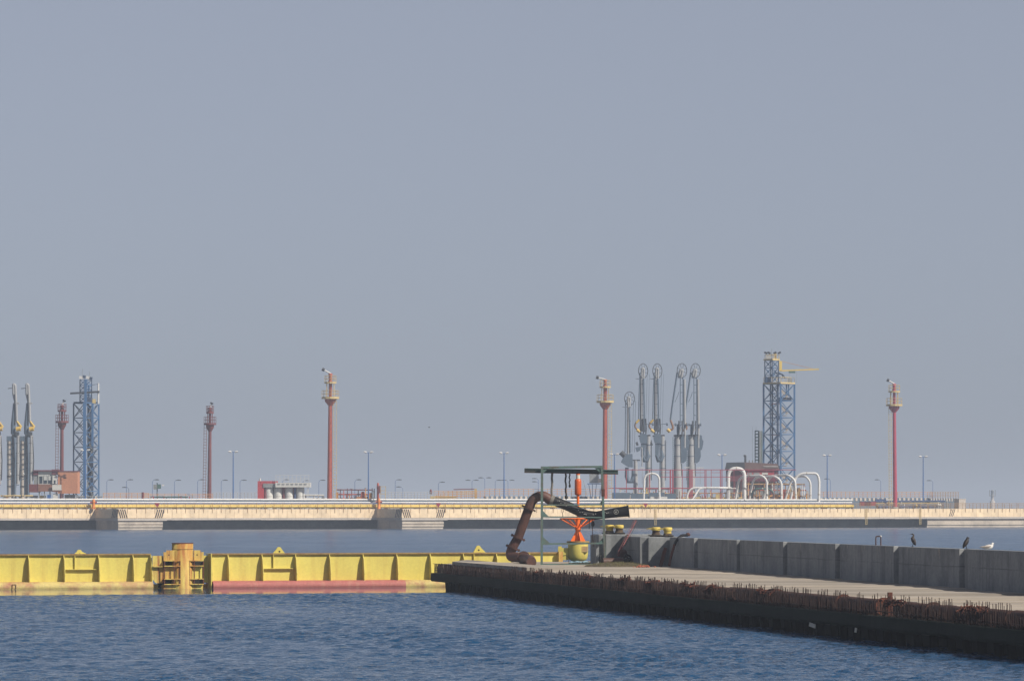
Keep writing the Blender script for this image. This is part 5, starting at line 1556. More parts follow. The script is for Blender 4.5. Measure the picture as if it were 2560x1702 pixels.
def arm_slanted(label, ox):
    T = Thing('loading_arm', label, 'loading arm', 1694 + ox, 1247, jet(1694 + ox, 20), 'marine loading arms by the brown roofed house', z=JZ)
    o, s, P = T.o, T.s, lambda x, y, d=0: T.p(x + ox, y, d)
    MB().path([P(1694, 1247), P(1694, 1185), P(1694, 1160), P(1694, 1090)], [0.92, 0.88, 0.75, 0.66], 16).build('riser', M_ARMG, o)
    wheel(o, P(1705, 926, 0.1), 12.5 * s, 17.5 * s)
    MB().path([P(1712, 1120, 0.2), P(1712, 1050, 0.2), P(1711, 948, 0.2)], [0.22, 0.29, 0.29], 12).build('inner_arm', M_ARMG, o)
    MB().path(bend([P(1698, 945), P(1700, 926), P(1707, 924), P(1703, 946)], 0.6, 6), 0.30, 10).build('head_elbow', M_ARMG, o)
    for x in (1700.5, 1707): MB().bar(P(x, 1058, -0.3), P(x, 942, -0.3), 0.20).build('truss_chord', M_ARMD, o)
    for y in (962, 981, 1009, 1038): MB().bar(P(1700, y, -0.3), P(1708, y, -0.3), 0.16).build('tie', M_ARMD, o)
    MB().path([P(1676, 1050, -0.4), P(1679, 1025, -0.4), P(1693, 931, -0.4)], 0.19, 8).build('outer_arm', M_ARMD, o)
    MB().path([P(1687, 1005, -0.4), P(1694, 990, -0.4), P(1697, 980, -0.4)], 0.07, 6).build('catch_bar', M_ARMD, o)
    MB().path(bend([P(1676, 1050, -0.4), P(1681, 1063, -0.4), P(1683, 1072, -0.4), P(1672, 1076, -0.4)], 0.5, 5), 0.24, 9).build('hose_elbow', M_ARMB, o)
    if ox == 0: MB().tube(P(1668, 1073, -0.4), P(1675, 1079, -0.4), 0.42, n=10).build('swivel', M_ARMY, o)
    MB().bar(P(1684, 1061, 0), P(1717, 1061, 0), 0.14).build('access_rail', M_ARMD, o)
    for x in (1687, 1716): MB().tube(P(x, 1061, -0.3), P(x + 3, 1061, -0.3), 0.36, n=10).build('sheave', M_ARMD, o)
    MB().bar(P(1684, 1089, -0.2), P(1712, 1087, -0.2), 0.4, 0.4).build('pivot_beam', M_ARMK, o)
    b = MB(); b.prism([(P(x, y).x, P(x, y).z) for x, y in ((1691, 1060), (1702, 1060), (1698, 1086), (1692, 1086))], -0.6, 0.0); b.build('head_bracket', M_ARMD, o)
    MB().bar(P(1697, 1084, -0.7), P(1706, 1064, -0.7), 0.22).build('strut', M_ARMG, o)
    b = MB(); n = 10
    poly = [(1701.5, 1088), (1709, 1088), (1710, 1120), (1717, 1118), (1718, 1140), (1714, 1153), (1708, 1157.5), (1702.5, 1156)]
    b.prism([(P(x, y).x, P(x, y).z) for x, y in poly], -0.5, 0.5); b.build('counterweight', M_ARMD, o)
    b = MB(); b.prism([(P(x, y).x, P(x, y).z) for x, y in ((1714, 1086), (1721, 1088), (1722, 1098), (1725, 1102), (1724, 1111), (1721, 1124), (1714, 1126))], 0.6, 1.3); b.build('upper_counterweight', M_ARMD, o)
    for x in (1696, 1704): MB().path([P(x, 1092, -0.8), P(x + 2, 1072, -0.8), P(x + 1, 1052, -0.6)], 0.16, 7).build('hydraulic_line', M_ARMK, o)
    MB().path([P(1687.5, 1200, -0.4), P(1687.5, 1096, -0.3)], 0.16, 6).build('drain_pipe', M_ARMD, o)
    MB().path([P(1704.5, 1190, -0.2), P(1704, 1158, -0.3)], 0.10, 6).build('drain_pipe', M_ARMK, o)
    for y in (1112, 1140, 1175): MB().lathe([(0.78, -0.08), (0.84, 0), (0.78, 0.08)], P(1694, y), 14).build('collar', M_ARMD, o)
    ld = bpy.data.objects.new('ladder', None); COL.objects.link(ld); ld.parent = o
    for x in (1682, 1685): MB().bar(P(x, 1200, -0.2), P(x, 1092, -0.2), 0.07).build('stile', M_GREEN, ld)
    for i in range(20): MB().bar(P(1682, 1195 - i * 5, -0.2), P(1685, 1195 - i * 5, -0.2), 0.06).build('rung', M_GREEN, ld)
def arm_low():
    T = Thing('loading_arm', 'shortest grey loading arm with low wheel beside the red monitor tower', 'loading arm', 1588, 1247, jet(1588, 18), 'marine loading arms by the brown roofed house', z=JZ)
    o, s, P = T.o, T.s, T.p
    MB().path([P(1589, 1247), P(1589, 1150)], [0.55, 0.42], 14).build('riser', M_ARMG, o)
    wheel(o, P(1574, 996, 0.1), 13 * s, 17 * s)
    MB().path([P(1570.5, 1135), P(1570.5, 1004)], [0.32, 0.30], 12).build('inner_arm', M_ARMG, o)
    MB().path(bend([P(1569, 1010), P(1570, 992), P(1575, 994), P(1574, 1020)], 0.5, 6), 0.24, 9).build('head_elbow', M_ARMG, o)
    MB().path([P(1575, 1132, -0.2), P(1574.5, 1080, -0.2), P(1573, 1018, -0.2)], 0.2, 8).build('outer_arm', M_ARMD, o)
    MB().path([P(1562.5, 1130, -0.2), P(1563.5, 1080, -0.2), P(1564, 1000, -0.2)], 0.12, 7).build('link_rod', M_ARMD, o)
    for x0, x1 in ((1580, 1584), (1586, 1589)): MB().tube(P(x0, 1130), P(x1, 1002), 0.05, n=5).build('balance_cable', M_ARMD, o)
    for y in (1018, 1052, 1090): MB().bar(P(1568, y, -0.2), P(1577, y, -0.2), 0.14).build('tie', M_ARMK, o)
    MB().tube(P(1556, 1017), P(1570, 1018), 0.05, n=5).build('vent_pipe', M_ARMK, o)
    b = MB(); b.prism([(P(x, y).x, P(x, y).z) for x, y in ((1561, 1136), (1581, 1134), (1582, 1168), (1570, 1167), (1552, 1155), (1556, 1147))], -0.7, 0.1); b.build('counterweight', M_ARMD, o)
    MB().tube(P(1552, 1130, -0.3), P(1562, 1140, -0.3), 0.6, n=9).build('motor', M_ARMK, o)
    MB().path([P(1567, 1168), P(1567, 1190), P(1571, 1203), P(1580, 1203), P(1584, 1190), P(1583, 1172)], [0.4, 0.5, 0.5, 0.5, 0.5, 0.35], 10).build('drop_hook', M_ARMD, o)
    MB().bar(P(1576, 1150, -0.2), P(1600, 1150, -0.2), 0.3).build('pivot_beam', M_ARMK, o)
    b = MB(); b.prism([(P(x, y).x, P(x, y).z) for x, y in ((1588, 1118), (1602, 1116), (1600, 1126), (1592, 1130))], -0.4, 0.3); b.build('valve_box', M_ARMD, o)
    MB().path(bend([P(1603, 1118, -0.4), P(1605, 1120, -0.4), P(1605, 1165, -0.4)], 0.2, 4), 0.13, 8).build('drain_pipe', M_ARMG, o)
arm_low()
arm_upright('upright grey loading arm with yellow swivels next to the shortest arm', 0)
arm_upright('upright grey loading arm with yellow swivels next to the slanted pair', 35.5)
arm_slanted('grey loading arm with slanted outer pipe and brown and yellow swivel', 0)
arm_slanted('grey loading arm with slanted outer pipe without a yellow swivel, closest to crane tower', 34)
def arm_left(label, ox):
    T = Thing('loading_arm', label, 'loading arm', 35 + ox, 1247, jet(35 + ox, 18), 'pale loading arms beside the brick house', z=JZ)
    o, s, P = T.o, T.s, lambda x, y, d=0: T.p(x + ox, y, d)
    MB().path([P(24, 1247), P(24, 1098)], [0.48, 0.42], 14).build('riser', M_LIP, o)
    MB().path([P(45, 1210, -0.3), P(46, 1088, -0.3)], [0.38, 0.38], 12).build('outer_arm', M_ARMG, o)
    MB().path([P(35, 1247, 0.2), P(34, 1080, 0.2)], [0.48, 0.40], 12).build('standpost', M_GREY, o)
    MB().path([P(33, 1085), P(33, 1062), P(36, 1008)], [0.5, 0.48, 0.28], 12).build('inner_arm', M_ARMD, o)
    MB().path([P(48, 1070, -0.2), P(42, 1050, -0.2), P(41, 1010, -0.2)], 0.25, 9).build('upper_pipe', M_ARMG, o)
    MB().path(bend([P(40, 1010), P(33.5, 985), P(33.5, 960), P(38, 962), P(40, 1006)], 0.5, 5), 0.27, 10).build('head_loop', M_ARMG, o)
    b = MB(); b.box(P(41, 1008), (1.1, 0.7, 0.32)); b.build('head_collar', M_ARMG, o)
    MB().tube(P(20, 971), P(32, 970), 0.09, n=6).build('vent_pipe', M_ARMK, o)
    MB().path([P(43, 1053, -0.3), P(53, 1066, -0.4), P(47, 1075, -0.4)], 0.22, 9).build('hose_elbow', M_ARMY, o)
    MB().tube(P(41, 1073, -0.5), P(52, 1071, -0.5), 0.48, n=12).build('swivel', M_ARMY, o)
    b = MB(); b.box(P(43, 1085, -0.2), (0.8, 0.7, 0.9)); b.build('swivel_box', M_ARMK, o)
    b = MB(); b.box(P(23, 1096, 0), (1.0, 0.9, 1.0)); b.build('counterweight', M_ARMD, o)
    MB().bar(P(17, 1092, -0.2), P(50, 1091, -0.2), 0.3).build('pivot_beam', M_ARMK, o)
    for x in (18.5, 29.5): MB().bar(P(x, 1240, -0.4), P(x, 1098, -0.4), 0.14).build('frame_post', M_ARMD, o)
    for y in (1125, 1150, 1175, 1200): MB().bar(P(18, y, -0.4), P(36, y - 6, -0.4), 0.15).build('frame_brace', M_ARMD, o)
    MB().path([P(38, 1240, -0.6), P(39, 1150, -0.6), P(37, 1092, -0.6)], 0.20, 8).build('drain_pipe', M_ARMD, o)
    MB().path([P(50.5, 1200, -0.6), P(52, 1150, -0.5), P(49, 1090, -0.5)], 0.10, 6).build('hydraulic_line', M_ARMK, o)
    MB().path([P(38, 1062, -0.4), P(39, 1030, -0.4), P(37, 985, -0.4)], 0.13, 7).build('return_pipe', M_ARMK, o)
    for y in (1110, 1135, 1160, 1190, 1215): MB().bar(P(19, y, -0.6), P(48, y - 3, -0.6), 0.12).build('frame_girt', M_ARMK, o)
    MB().lathe([(0.05, -0.2), (0.24, 0), (0.05, 0.2)], P(27, 1184, -0.9), 10).build('lamp', M_LAMP, o)
arm_left('pale loading arm with yellow swivel, next but one to the brick house', 0)
arm_left('pale loading arm with yellow swivel standing next to the brick house', 33)
arm_left('partly visible loading arm of the pale group, furthest from the brick house', -46)

# ------------------------------------------------------------------ houses and tanks on the jetty
T = Thing('brick_house', 'orange brick control house with glazed watch room on stilts', 'building', 145, 1248, jet(145, 14), z=JZ)
o, s = T.o, T.s
def fb(name, x0, x1, y0, y1, d0, d1, mat_, par=None):
    """box given by its front outline in the photograph and its depth range"""
    b = MB(); b.box(((T.X(x0) + T.X(x1)) / 2, (d0 + d1) / 2, (T.Z(y0) + T.Z(y1)) / 2), ((x1 - x0) * s, d1 - d0, (y1 - y0) * s)); return b.build(name, mat_, par or T.o)
fb('brick_block', 144.5, 194, 1178.5, 1233, 0, 5, M_BRICK)
fb('block_roof', 144, 195, 1176.5, 1178.5, -0.1, 5.1, M_ROOFR)
fb('front_wall', 95, 144.6, 1210, 1228, 0.3, 5, M_BRICKD)
fb('low_wall', 132, 155, 1225, 1229, -0.1, 0.3, M_BRICK)
wr_ = fb('watch_room', 93, 134, 1177, 1210.2, 0.5, 5, M_WIN)
for x0, x1, y0 in ((98.5, 105.5, 1190), (108.5, 117, 1189), (120, 128, 1189)):
    w_ = fb('window', x0, x1, y0, 1207.5, 0.42, 0.50, M_GLASS, o)
    fb('blind', x0 + 0.5, x1 - 0.5, y0 + 0.5, 1200, 0.38, 0.42, M_WIN if x0 > 100 else M_GLASS, w_)
fb('roof', 83, 144, 1174.5, 1177.5, 0, 5.2, M_ROOFR)
fb('roof_edge', 83, 95, 1177, 1187, 0.3, 5, M_ROOFR)
fb('roof_cabin', 129, 146, 1173, 1186, 0.2, 4, M_ROOFR)
fb('side_wall', 84, 95, 1187, 1212, 0.5, 5, M_GREY)
fb('dark_wall', 72, 95.5, 1210, 1230, 0.4, 5, M_TOWDK)
fb('white_panel', 131, 142, 1188, 1209, 0.1, 0.5, M_TANKW)
fb('small_window', 135, 139, 1200, 1208, 0.04, 0.12, M_GLASS)
fb('sign_board', 131, 154, 1211, 1225, -0.3, -0.1, M_TANKW)
fb('wall_vent', 159, 166, 1192, 1195, -0.06, 0.02, M_STRIPE)
for x in (97, 110, 124, 140, 156, 172, 190):
    fb('stilt', x - 1.2, x + 1.2, 1228, 1252, 0.6, 1.0, M_GREY)
fb('door', 132.5, 144, 1234, 1247, 0.3, 0.5, M_TANKW)
fb('store_box', 118, 126, 1236, 1247, 0.2, 0.9, M_POST)
for x0, x1, m_ in ((5, 17, M_RAIL), (45, 60, M_LIP), (74, 92, M_GREY), (98, 112, M_CREAM), (160, 186, M_GREY)):
    fb('pump_housing', x0, x1, 1236 + (x0 % 4), 1249, 1.2, 2.0, m_)
T = Thing('tank_house', 'row of white tanks under a white gantry with red end wall', 'tank house', 700, 1248, jet(700, 12), z=JZ)
o, s = T.o, T.s
fb('end_wall', 644, 660, 1202, 1250, 0.0, 4.5, M_REDW)
fb('red_fascia', 652, 692, 1202, 1212, -0.05, 4.4, M_REDW)
fb('back_wall', 658, 752, 1217, 1250, 4.0, 4.4, M_REDW)
fb('dark_soffit', 658, 690, 1208, 1218, -0.15, 3.5, M_GREY)
ga = fb('gantry', 689, 776, 1206, 1217.5, -0.6, 3.5, M_TANKW)
for i in range(7):
    fb('gantry_opening', 694 + i * 11, 701 + i * 11, 1208, 1211.5, -0.66, -0.6, M_GREY, ga)
for x in (672, 694.5, 722, 750):
    MB().lathe([(0.9, 0), (0.9, T.Z(1221)), (0.8, T.Z(1218)), (0.3, T.Z(1217))], (T.X(x), 1.0, 0), 20).build('tank', M_TANKW, o)
    MB().ring((T.X(x), 1.0, T.Z(1240)), 0.91, 0.03, 'z', 20, 4).build('tank_band', M_LIP, o)
for x in (709, 737, 708.0):
    MB().tube((T.X(x), 0.6, 0), (T.X(x), 0.6, T.Z(1217)), 0.22, n=10).build('down_pipe', M_TOWDK if x != 737 else M_JBLUE, o)
for x in (768, 771): MB().bar((T.X(x), -0.3, 0), (T.X(x), -0.3, T.Z(1217)), 0.1).build('gantry_leg', M_TANKW, o)
for i in range(9):
    x = 690 + i * 10.3
    MB().bar((T.X(x), -0.5, T.Z(1206)), (T.X(x), -0.5, T.Z(1187.5)), 0.07).build('rail_post', M_TANKW, o)
for y in (1187.5, 1196, 1201): MB().bar((T.X(690), -0.5, T.Z(y)), (T.X(774), -0.5, T.Z(y)), 0.06).build('rail', M_TANKW, o)
MB().tube((T.X(649.5), 0.5, T.Z(1202)), (T.X(649.5), 0.5, T.Z(1195)), 0.18, n=8).build('roof_vent', M_TANKW, o)
T = Thing('roofed_house', 'brown roofed pump house with dark gable below the crane tower', 'building', 1880, 1248, jet(1880, 24), z=JZ)
o, s = T.o, T.s
fb('wall', 1818, 1944, 1175, 1203, 0.3, 6, M_ROOFR)
fb('lower_wall', 1822, 1940, 1203, 1250, 1.5, 6, M_GREY)
for x in range(1822, 1944, 15): fb('column', x, x + 2, 1203, 1250, 0.4, 0.7, M_TOWDK)
fb('red_wall', 1866, 1935, 1173, 1187, 0.0, 0.35, M_REDW)
m = MB(); m.prism([(T.X(1812), T.Z(1175)), (T.X(1862), T.Z(1175)), (T.X(1861), T.Z(1155)), (T.X(1816), T.Z(1156))], -0.6, 0.2); m.build('dark_gable', M_ARMK, o)
m = MB(); m.prism([(T.X(1860), T.Z(1175)), (T.X(1948), T.Z(1173.5)), (T.X(1944), T.Z(1159)), (T.X(1861), T.Z(1155))], -0.4, 6); m.build('roof', M_ROOFB, o)
MB().bar((T.X(1908), -0.5, T.Z(1165.5)), (T.X(1945), -0.5, T.Z(1166)), 0.08, 0.14).build('roof_gutter', M_TANKW, o)
fb('roof_slot', 1911, 1940, 1171, 1173.5, -0.5, -0.38, M_STRIPE)
MB().path(bend([(T.X(1864), 1, T.Z(1156)), (T.X(1864), 1, T.Z(1138)), (T.X(1860), 1, T.Z(1140))], 0.3, 5), 0.24, 10).build('vent_stack', M_ARMK, o)
for x in (1874, 1882): MB().tube((T.X(x), 1, T.Z(1156)), (T.X(x), 1, T.Z(1150)), 0.14, n=8).build('roof_vent', M_GREY, o)
for x0, x1 in ((1868, 1880), (1884, 1899), (1905, 1920)): fb('louvre', x0, x1, 1181, 1186, -0.06, 0.02, M_GREY if x0 != 1905 else M_TANKW)
T = Thing('cabin_on_legs', 'small grey cabin on blue splayed legs between green frame and red tower', 'cabin', 1487, 1246, jet(1487, 26), z=JZ)
o, s = T.o, T.s
fb('cabin', 1474, 1497, 1183, 1207, -0.5, 1.5, M_GREY)
fb('side_box', 1494, 1507, 1196, 1206, -0.6, 0.6, M_LIP)
fb('floor', 1468, 1507, 1208, 1210, -0.7, 1.6, M_POST)
for x0, x1 in ((1472, 1481), (1481, 1481), (1491, 1485), (1504, 1496)): MB().bar((T.X(x0), 0, T.Z(1210)), (T.X(x1), 0, 0), 0.13).build('leg', M_POST, o)
MB().bar((T.X(1458), 0, T.Z(1200)), (T.X(1476), 0, 0), 0.10).build('gangway_rail', M_RAILG, o)

# ------------------------------------------------------------------ white pipe loops
def loop(label, pts, rpx, v, base=True, mat_=None):
    T = Thing('pipe_loop', label, 'pipe loop', pts[0][0], pts[0][1], jet(pts[0][0], v), 'white pipe expansion loops on the jetty', z=JZ)
    P = [T.p(x, y, d) for x, y, d in pts]
    P[0].z = 0.0; P[-1].z = 0.0 if base else P[-1].z
    r = rpx * T.s
    MB().path(bend(P, 12 * r / 1.6, 8), r, 14).build('pipe', mat_ or M_JWHITE, T.o)
    for q_ in ((P[0], P[-1]) if base else (P[0],)):
        MB().lathe([(r * 1.35, 0.0), (r * 1.35, 0.35)], (q_.x, q_.y, 0), 14).build('shoe', M_JWHITE, T.o)
    for a, b in zip(P[:-1], P[1:]):
        if (b - a).length > 2.5:
            c = (a + b) / 2; d = (b - a).normalized() * 0.12
            MB().tube(c - d, c + d, r * 1.10, n=14).build('joint_band', M_LIP, T.o)
    return T
loop('thin white square topped pipe loop in front of the loading arms', [(1608.5, 1247, 0), (1611, 1183.5, 0), (1648, 1183.5, 0), (1649, 1247, 0)], 2.7, 9)
loop('thickest tall white arched pipe loop in front of the brown roofed house', [(1820, 1247, 0), (1821, 1171, 0), (1861, 1171, 0), (1861, 1247, 0)], 4.8, 9)
loop('white pipe loop next to the thick arch, starting behind it', [(1838, 1247, 5), (1850, 1190, 4), (1905, 1188, 0), (1917, 1200, 0), (1917, 1247, 0)], 2.9, 9)
loop('white pipe loop coming down second from the thick arch', [(1872, 1247, 5), (1886, 1192, 4), (1938, 1190, 0), (1953, 1202, 0), (1954, 1247, 0)], 2.9, 9)
loop('white pipe loop passing behind the widest loop', [(1908, 1247, 6), (1925, 1189, 5), (1972, 1187, 0.5), (1988, 1200, 0.5), (1991, 1247, 0.5)], 3.0, 10)
loop('widest white pipe loop with one slanted leg, closest to the crimson tower', [(1972, 1247, 0), (1990, 1183, 0), (2043, 1183, 0), (2048, 1200, 0), (2047, 1247, 0)], 3.2, 8)
loop('white pipe loop inside the widest one', [(1960, 1247, 6), (1985, 1190, 5), (2016, 1190, 1), (2027, 1205, 1), (2027, 1247, 1)], 2.7, 11)
loop('white bent pipe climbing from the deck to a long level run', [(1712, 1247, 0), (1722, 1219, 0), (1812, 1219, 0), (1830, 1219, 6)], 2.6, 9, False)
loop('white pipe sloping steeply down to the deck edge beside the bent one', [(1716, 1247, -1), (1748, 1222, 0.5), (1760, 1219, 0.5)], 2.4, 8, False)
loop('dark green bent pipe under the white loops', [(1880, 1247, 2), (1882, 1221, 2), (1934, 1221, 2), (1938, 1247, 2)], 2.4, 10, True, M_GREEN)

# ------------------------------------------------------------------ red pipe gallery and manifolds
T = Thing('red_gallery', 'long red steel pipe gallery below the loading arms', 'gallery', 1680, 1247, jet(1680, 12), z=JZ)
o, s = T.o, T.s
for y, x0, x1, w in ((1174, 1545, 1990, 0.16), (1192, 1652, 1830, 0.14), (1220, 1520, 1800, 0.22)):
    MB().bar(T.p(x0, y), T.p(x1, y), w, w).build('rail', M_FRED, o)
for x, w in ((1539, .12), (1566, .14), (1624, .2), (1676, .32), (1682, .32), (1706, .14), (1725, .30), (1730, .30), (1762, .14), (1765, .16), (1778, .12), (1801, .2), (1805, .16), (1835, .1), (1872, .1), (1935, .1)):
    MB().bar(T.p(x, 1247), T.p(x, 1174), w, w).build('post', M_FRED, o)
for x0, x1 in ((1652, 1676), (1730, 1762), (1778, 1801)):
    MB().bar(T.p(x0, 1181), T.p(x1, 1181), 0.09).build('mid_rail', M_FRED, o)
for x0, x1, y in ((1600, 1612, 1169), (1711, 1724, 1168), (1742, 1760, 1169)):
    MB().bar(T.p(x0, y, 1), T.p(x1, y, 1), 0.25, 0.16).build('light_fitting', M_LAMP, o)
    MB().bar(T.p((x0 + x1) / 2, y, 1), T.p((x0 + x1) / 2, 1210, 1), 0.06).build('light_stem', M_RAILG, o)

def manifold(label, x0, x1, ytop, v, mats, seed, n=26):
    xm = (x0 + x1) / 2
    T = Thing('pipe_manifold', label, 'pipe manifold', xm, 1247, jet(xm, v), 'pipe manifolds on the jetty', z=JZ)
    o = T.o; rr = random.Random(seed); W_ = (x1 - x0) * T.s; H = T.Z(ytop)
    for i in range(4):
        z = H * (0.25 + 0.22 * i) ; m_ = rr.choice(mats)
        MB().tube((-W_ / 2, i * 0.4, z), (W_ / 2 - rr.uniform(0, W_ * 0.2), i * 0.4, z + rr.uniform(-.05, .05)), rr.uniform(0.10, 0.2), n=8).build('header_pipe', m_, o)
    for i in range(n):
        x = -W_ / 2 + W_ * (i + 0.5) / n + rr.uniform(-.2, .2); m_ = rr.choice(mats); d = rr.uniform(-0.6, 1.5); h = H * rr.uniform(0.45, 1.0)
        k = rr.random()
        if k < 0.45:
            MB().tube((x, d, 0), (x, d, h), rr.uniform(0.06, 0.15), n=7).build('branch_pipe', m_, o)
        elif k < 0.75:
            b = MB().lathe([(0.06, 0), (0.10, h * 0.5), (0.32, h * 0.5 + 0.05), (0.32, h * 0.5 + 0.22), (0.10, h * 0.5 + 0.3), (0.08, h), (0.02, h)], (x, d, 0), 9)
            vv = b.build('valve', m_, o)
            MB().ring((x, d, h), 0.28, 0.045, 'z', 12, 4).build('hand_wheel', rr.choice(mats), vv)
        else:
            b = MB(); b.box((x, d, h * 0.4), (rr.uniform(.4, 1.0), 0.5, h * 0.8)); b.box((x, d, h * 0.8 + 0.06), (rr.uniform(.3, .6), 0.56, 0.12)); b.build('pump_box', m_, o)
manifold('cluttered ochre and grey pipe manifold below the pale loading arms', 0, 92, 1236, 10, [M_RAIL, M_GREY, M_LIP, M_CREAM, M_ARMK], 1)
manifold('orange pipe manifold around the foot of the blue service tower', 190, 262, 1238, 12, [M_RAILO, M_TANKW, M_GREY, M_JYEL], 2, 18)
manifold('low red and white pipe manifold near the slim red tower', 375, 480, 1239, 12, [M_FRED, M_TANKW, M_GREY, M_GREEN], 3, 20)
manifold('grey pipe manifold between the white tanks and the orange red tower', 756, 820, 1234, 14, [M_TANKW, M_GREY, M_LIP], 4, 14)
manifold('rusty red pipe manifold at the foot of the orange red tower', 840, 940, 1219, 12, [M_TOWRED, M_TOWDK, M_GREY, M_RAILO, M_ARMK], 5, 30)
manifold('ochre and white pipe manifold behind the thin white loop', 1548, 1700, 1217, 16, [M_RAILO, M_TANKW, M_GREY, M_FRED, M_ARMD, M_JYEL], 6, 44)
manifold('ochre and white pipe manifold between the bent pipe and thick arch', 1700, 1862, 1215, 16, [M_TANKW, M_RAILO, M_GREY, M_FRED, M_CREAM], 7, 38)
manifold('orange and red pipe manifold under the white loops', 1860, 2030, 1204, 18, [M_RAILO, M_TOWRED, M_TANKW, M_RAIL, M_GREY, M_CREAM, M_LIP], 8, 60)
manifold('low dark equipment row in front of the crimson tower', 2190, 2370, 1251, 9, [M_GREY, M_RAIL, M_CREAM, M_JBLUE, M_TANKW], 9, 30)
T = Thing('equipment_cabinet', 'blue grey equipment wall behind the thin white pipe loop', 'cabinet', 1600, 1247, jet(1600, 15), z=JZ)
o, s = T.o, T.s
for i, (x0, x1) in enumerate(((1530, 1575), (1577, 1620), (1622, 1662), (1664, 1690))): fb('cabinet', x0, x1, 1231 + (i % 2) * 2, 1250, 0, 1.4, M_ARMD)
fb('white_plinth', 1624, 1666, 1241, 1249, -6, -5, M_TANKW)
T = Thing('container', 'faded red and pale containers beyond the crimson tower foot', 'container', 2175, 1258, jet(2175, 14), z=JZ)
o, s = T.o, T.s
fb('red_box', 2150, 2190, 1254, 1264, 0, 2, M_FRED); fb('pale_box', 2216, 2236, 1246, 1262, 1, 3, M_TANKW); fb('blue_box', 2190, 2215, 1247, 1262, 1.2, 3, M_JBLUE)
T = Thing('tarp_pile', 'small white and blue covered winch below the lamp by the pipe loops', 'winch', 2072, 1250, jet(2072, 9), z=JZ)
o, s = T.o, T.s
m = MB(); m.lathe([(1.6, 0), (1.4, 0.5), (0.7, 0.8), (0.1, 1.0)], n=12); m.build('white_cover', M_TANKW, o)
m = MB(); m.lathe([(0.9, 0.65), (0.5, 1.1), (0.1, 1.3)], (-0.2, -0.2, 0), 10); m.build('blue_cover', M_JBLUE, o)
# hydrants, mast and signs
def hydrant(label, x, ytop, v, mat_, mat2, h2):
    T = Thing('hydrant', label, 'hydrant', x, 1262, jet(x, v), 'orange hydrants on the jetty', z=JZ)
    MB().lathe([(0.42, 0), (0.42, 0.2), (0.30, 0.3), (0.34, T.Z(ytop) * 0.6), (0.40, T.Z(ytop) * 0.7), (0.2, T.Z(ytop))], n=12).build('barrel', mat_, T.o)
    MB().tube((-0.7, -0.1, T.Z(ytop) * 0.65), (0.7, -0.1, T.Z(ytop) * 0.65), 0.17, n=9).build('outlet', mat2, T.o)
hydrant('orange and red hydrant above the striped block near the blue tower', 234, 1247, -0.6, M_HYD, M_FRED, 1)
hydrant('orange hydrant below the red mast by the second striped block', 947, 1245, -0.6, M_HYD, M_TOWRED, 1)
T = Thing('signal_mast', 'short red signal mast with cream cage beside the orange hydrant', 'mast', 945, 1247, jet(945, 3), z=JZ)
o, s = T.o, T.s
MB().lathe([(0.30, 0), (0.24, T.Z(1222)), (0.30, T.Z(1220)), (0.22, T.Z(1208)), (0.05, T.Z(1206))], n=10).build('mast', M_TOWRED, o)
fb('cabinet', 945, 951, 1214, 1232, -0.4, 0.3, M_TOWDK)
for x in (952, 964): MB().bar(T.p(x, 1247), T.p(x, 1215), 0.10).build('cage_post', M_CREAM, o)
for y in (1216, 1226, 1234): MB().bar(T.p(950, y), T.p(965, y), 0.10).build('cage_rail', M_CREAM, o)
for x, lab in ((1096, 'red triangular sign on the railing of the second striped block'), (1614, 'red triangular sign on the railing below the thin white loop'), (393, 'dark red triangular sign on the railing near the first striped block')):
    T = Thing('warning_sign', lab, 'sign', x, 1266, jet(x, -12.3 if x == 1096 else -0.35 if x == 1614 else -12.3))
    m = MB(); m.prism([(-0.55, 0.72), (0.55, 0.72), (0.0, -0.25)], -0.03, 0.03); m.build('board', M_FRED, T.o)
    MB().bar((0, 0.06, -0.6), (0, 0.06, 0.6), 0.06).build('stem', M_RAIL, T.o)
T = Thing('spotlight_box', 'grey green spotlight box on a short mast far behind the railing', 'spotlight', 393, 1245, jet(393, 40), z=JZ)
o, s = T.o, T.s
MB().tube((0, 0, 0), (0, 0, T.Z(1206)), 0.13, n=7).build('mast', M_ARMD, o)
fb('grey_box', 384, 393, 1211, 1223, -0.6, 0.6, M_GREY); fb('green_box', 393.5, 402, 1210, 1221, -0.5, 0.5, M_GREEN); fb('lamp', 405, 410, 1211, 1214, -0.3, 0.3, M_LAMP)
T = Thing('marker_drum', 'brown upright drum on the railing line left of the blue lamp', 'drum', 357, 1246, jet(357, 16), z=JZ)
MB().lathe([(0.26, 0), (0.28, 0.1), (0.26, 0.5), (0.28, 1.0), (0.26, T.Z(1230))], n=12).build('drum', M_TOWDK, T.o)
T = Thing('buoy_marker', 'dark red round marker standing on the railing past the grey fence', 'marker', 1077, 1244, jet(1077, 30), z=JZ)
MB().lathe([(0.06, 0), (0.06, T.Z(1236)), (0.26, T.Z(1234)), (0.30, T.Z(1228)), (0.14, T.Z(1223)), (0.02, T.Z(1222))], n=12).build('marker', M_TOWDK, T.o)

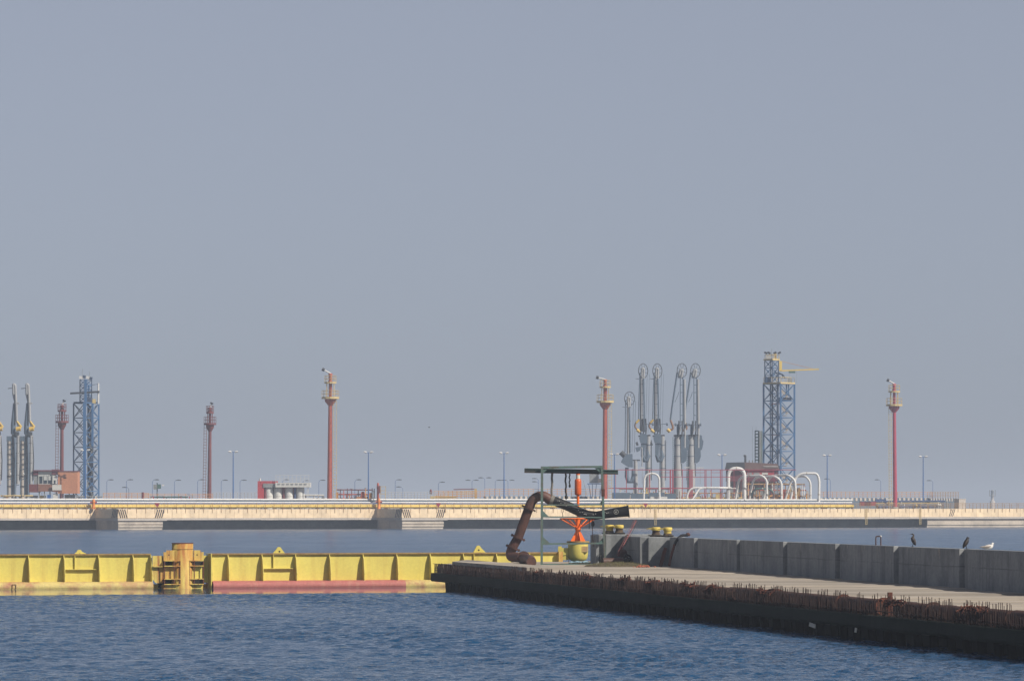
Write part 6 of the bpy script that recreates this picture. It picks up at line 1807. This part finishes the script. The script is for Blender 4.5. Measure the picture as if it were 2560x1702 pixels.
# ------------------------------------------------------------------ ochre stack of pallets and ramp frame
T = Thing('ramp_frame', 'rusty ochre framed ramp house in the middle of the jetty', 'ramp', 1160, 1245, jet(1160, 28), z=JZ)
o, s = T.o, T.s
MB().bar(T.p(1134, 1223), T.p(1186, 1222), 0.5, 0.2).build('roof_beam', M_TOWDK, o)
for i in range(11): MB().bar(T.p(1092 + i * 10, 1247), T.p(1092 + i * 10, 1226 if i > 3 else 1236 - i * 3), 0.10).build('post', M_RAILO, o)
for y in (1228, 1233, 1239): MB().bar(T.p(1100, y + 3), T.p(1192, y), 0.12).build('rail', M_CREAM, o)
fb('end_post', 1186, 1192, 1221, 1245, -0.2, 0.2, M_CREAM)
fb('ramp_base', 1075, 1140, 1239, 1247, 0, 2, M_CREAM)

# ------------------------------------------------------------------ far beacon beyond the jetty, bird in the sky
T = Thing('far_beacon', 'hazy light beacon tower far beyond the jetty end', 'beacon', 2481, 1264, 2600.0, z=-0.5)
o, s = T.o, T.s
MB().lathe([(6.5 * s, 0), (6.5 * s, T.Z(1253)), (3.8 * s, T.Z(1251)), (3.6 * s, T.Z(1240)), (5.5 * s, T.Z(1239)), (5.5 * s, T.Z(1237.5))], n=16).build('tower', M_LIP, o)
MB().lathe([(3.5 * s, T.Z(1237.5)), (3.5 * s, T.Z(1228)), (5 * s, T.Z(1227)), (0.3, T.Z(1224))], n=10).build('lantern', M_GREY, o)
for x in (2474, 2488): MB().bar(T.p(x, 1240), T.p(x, 1224), 0.4).build('day_mark', M_GREY, o)
T = Thing('flying_gull', 'tiny dark bird flying in the open sky', 'bird', 1073, 1068, 420.0)
T.o.scale = (0.42, 0.42, 0.42)
MB().path([(-0.22, 0, 0), (0, 0, 0.0), (0.2, 0, 0.02)], [0.02, 0.09, 0.02], 8).build('body', M_BIRD, T.o)
for sg in (-1, 1):
    m = MB(); m.add([(-0.08, 0, 0.02), (0.10, 0, 0.02), (0.02, sg * 0.35, 0.18), (-0.10, sg * 0.35, 0.18), (-0.14, sg * 0.6, 0.06)], [(0, 1, 2, 3), (3, 2, 4)]); m.build('wing', M_BIRD, T.o)
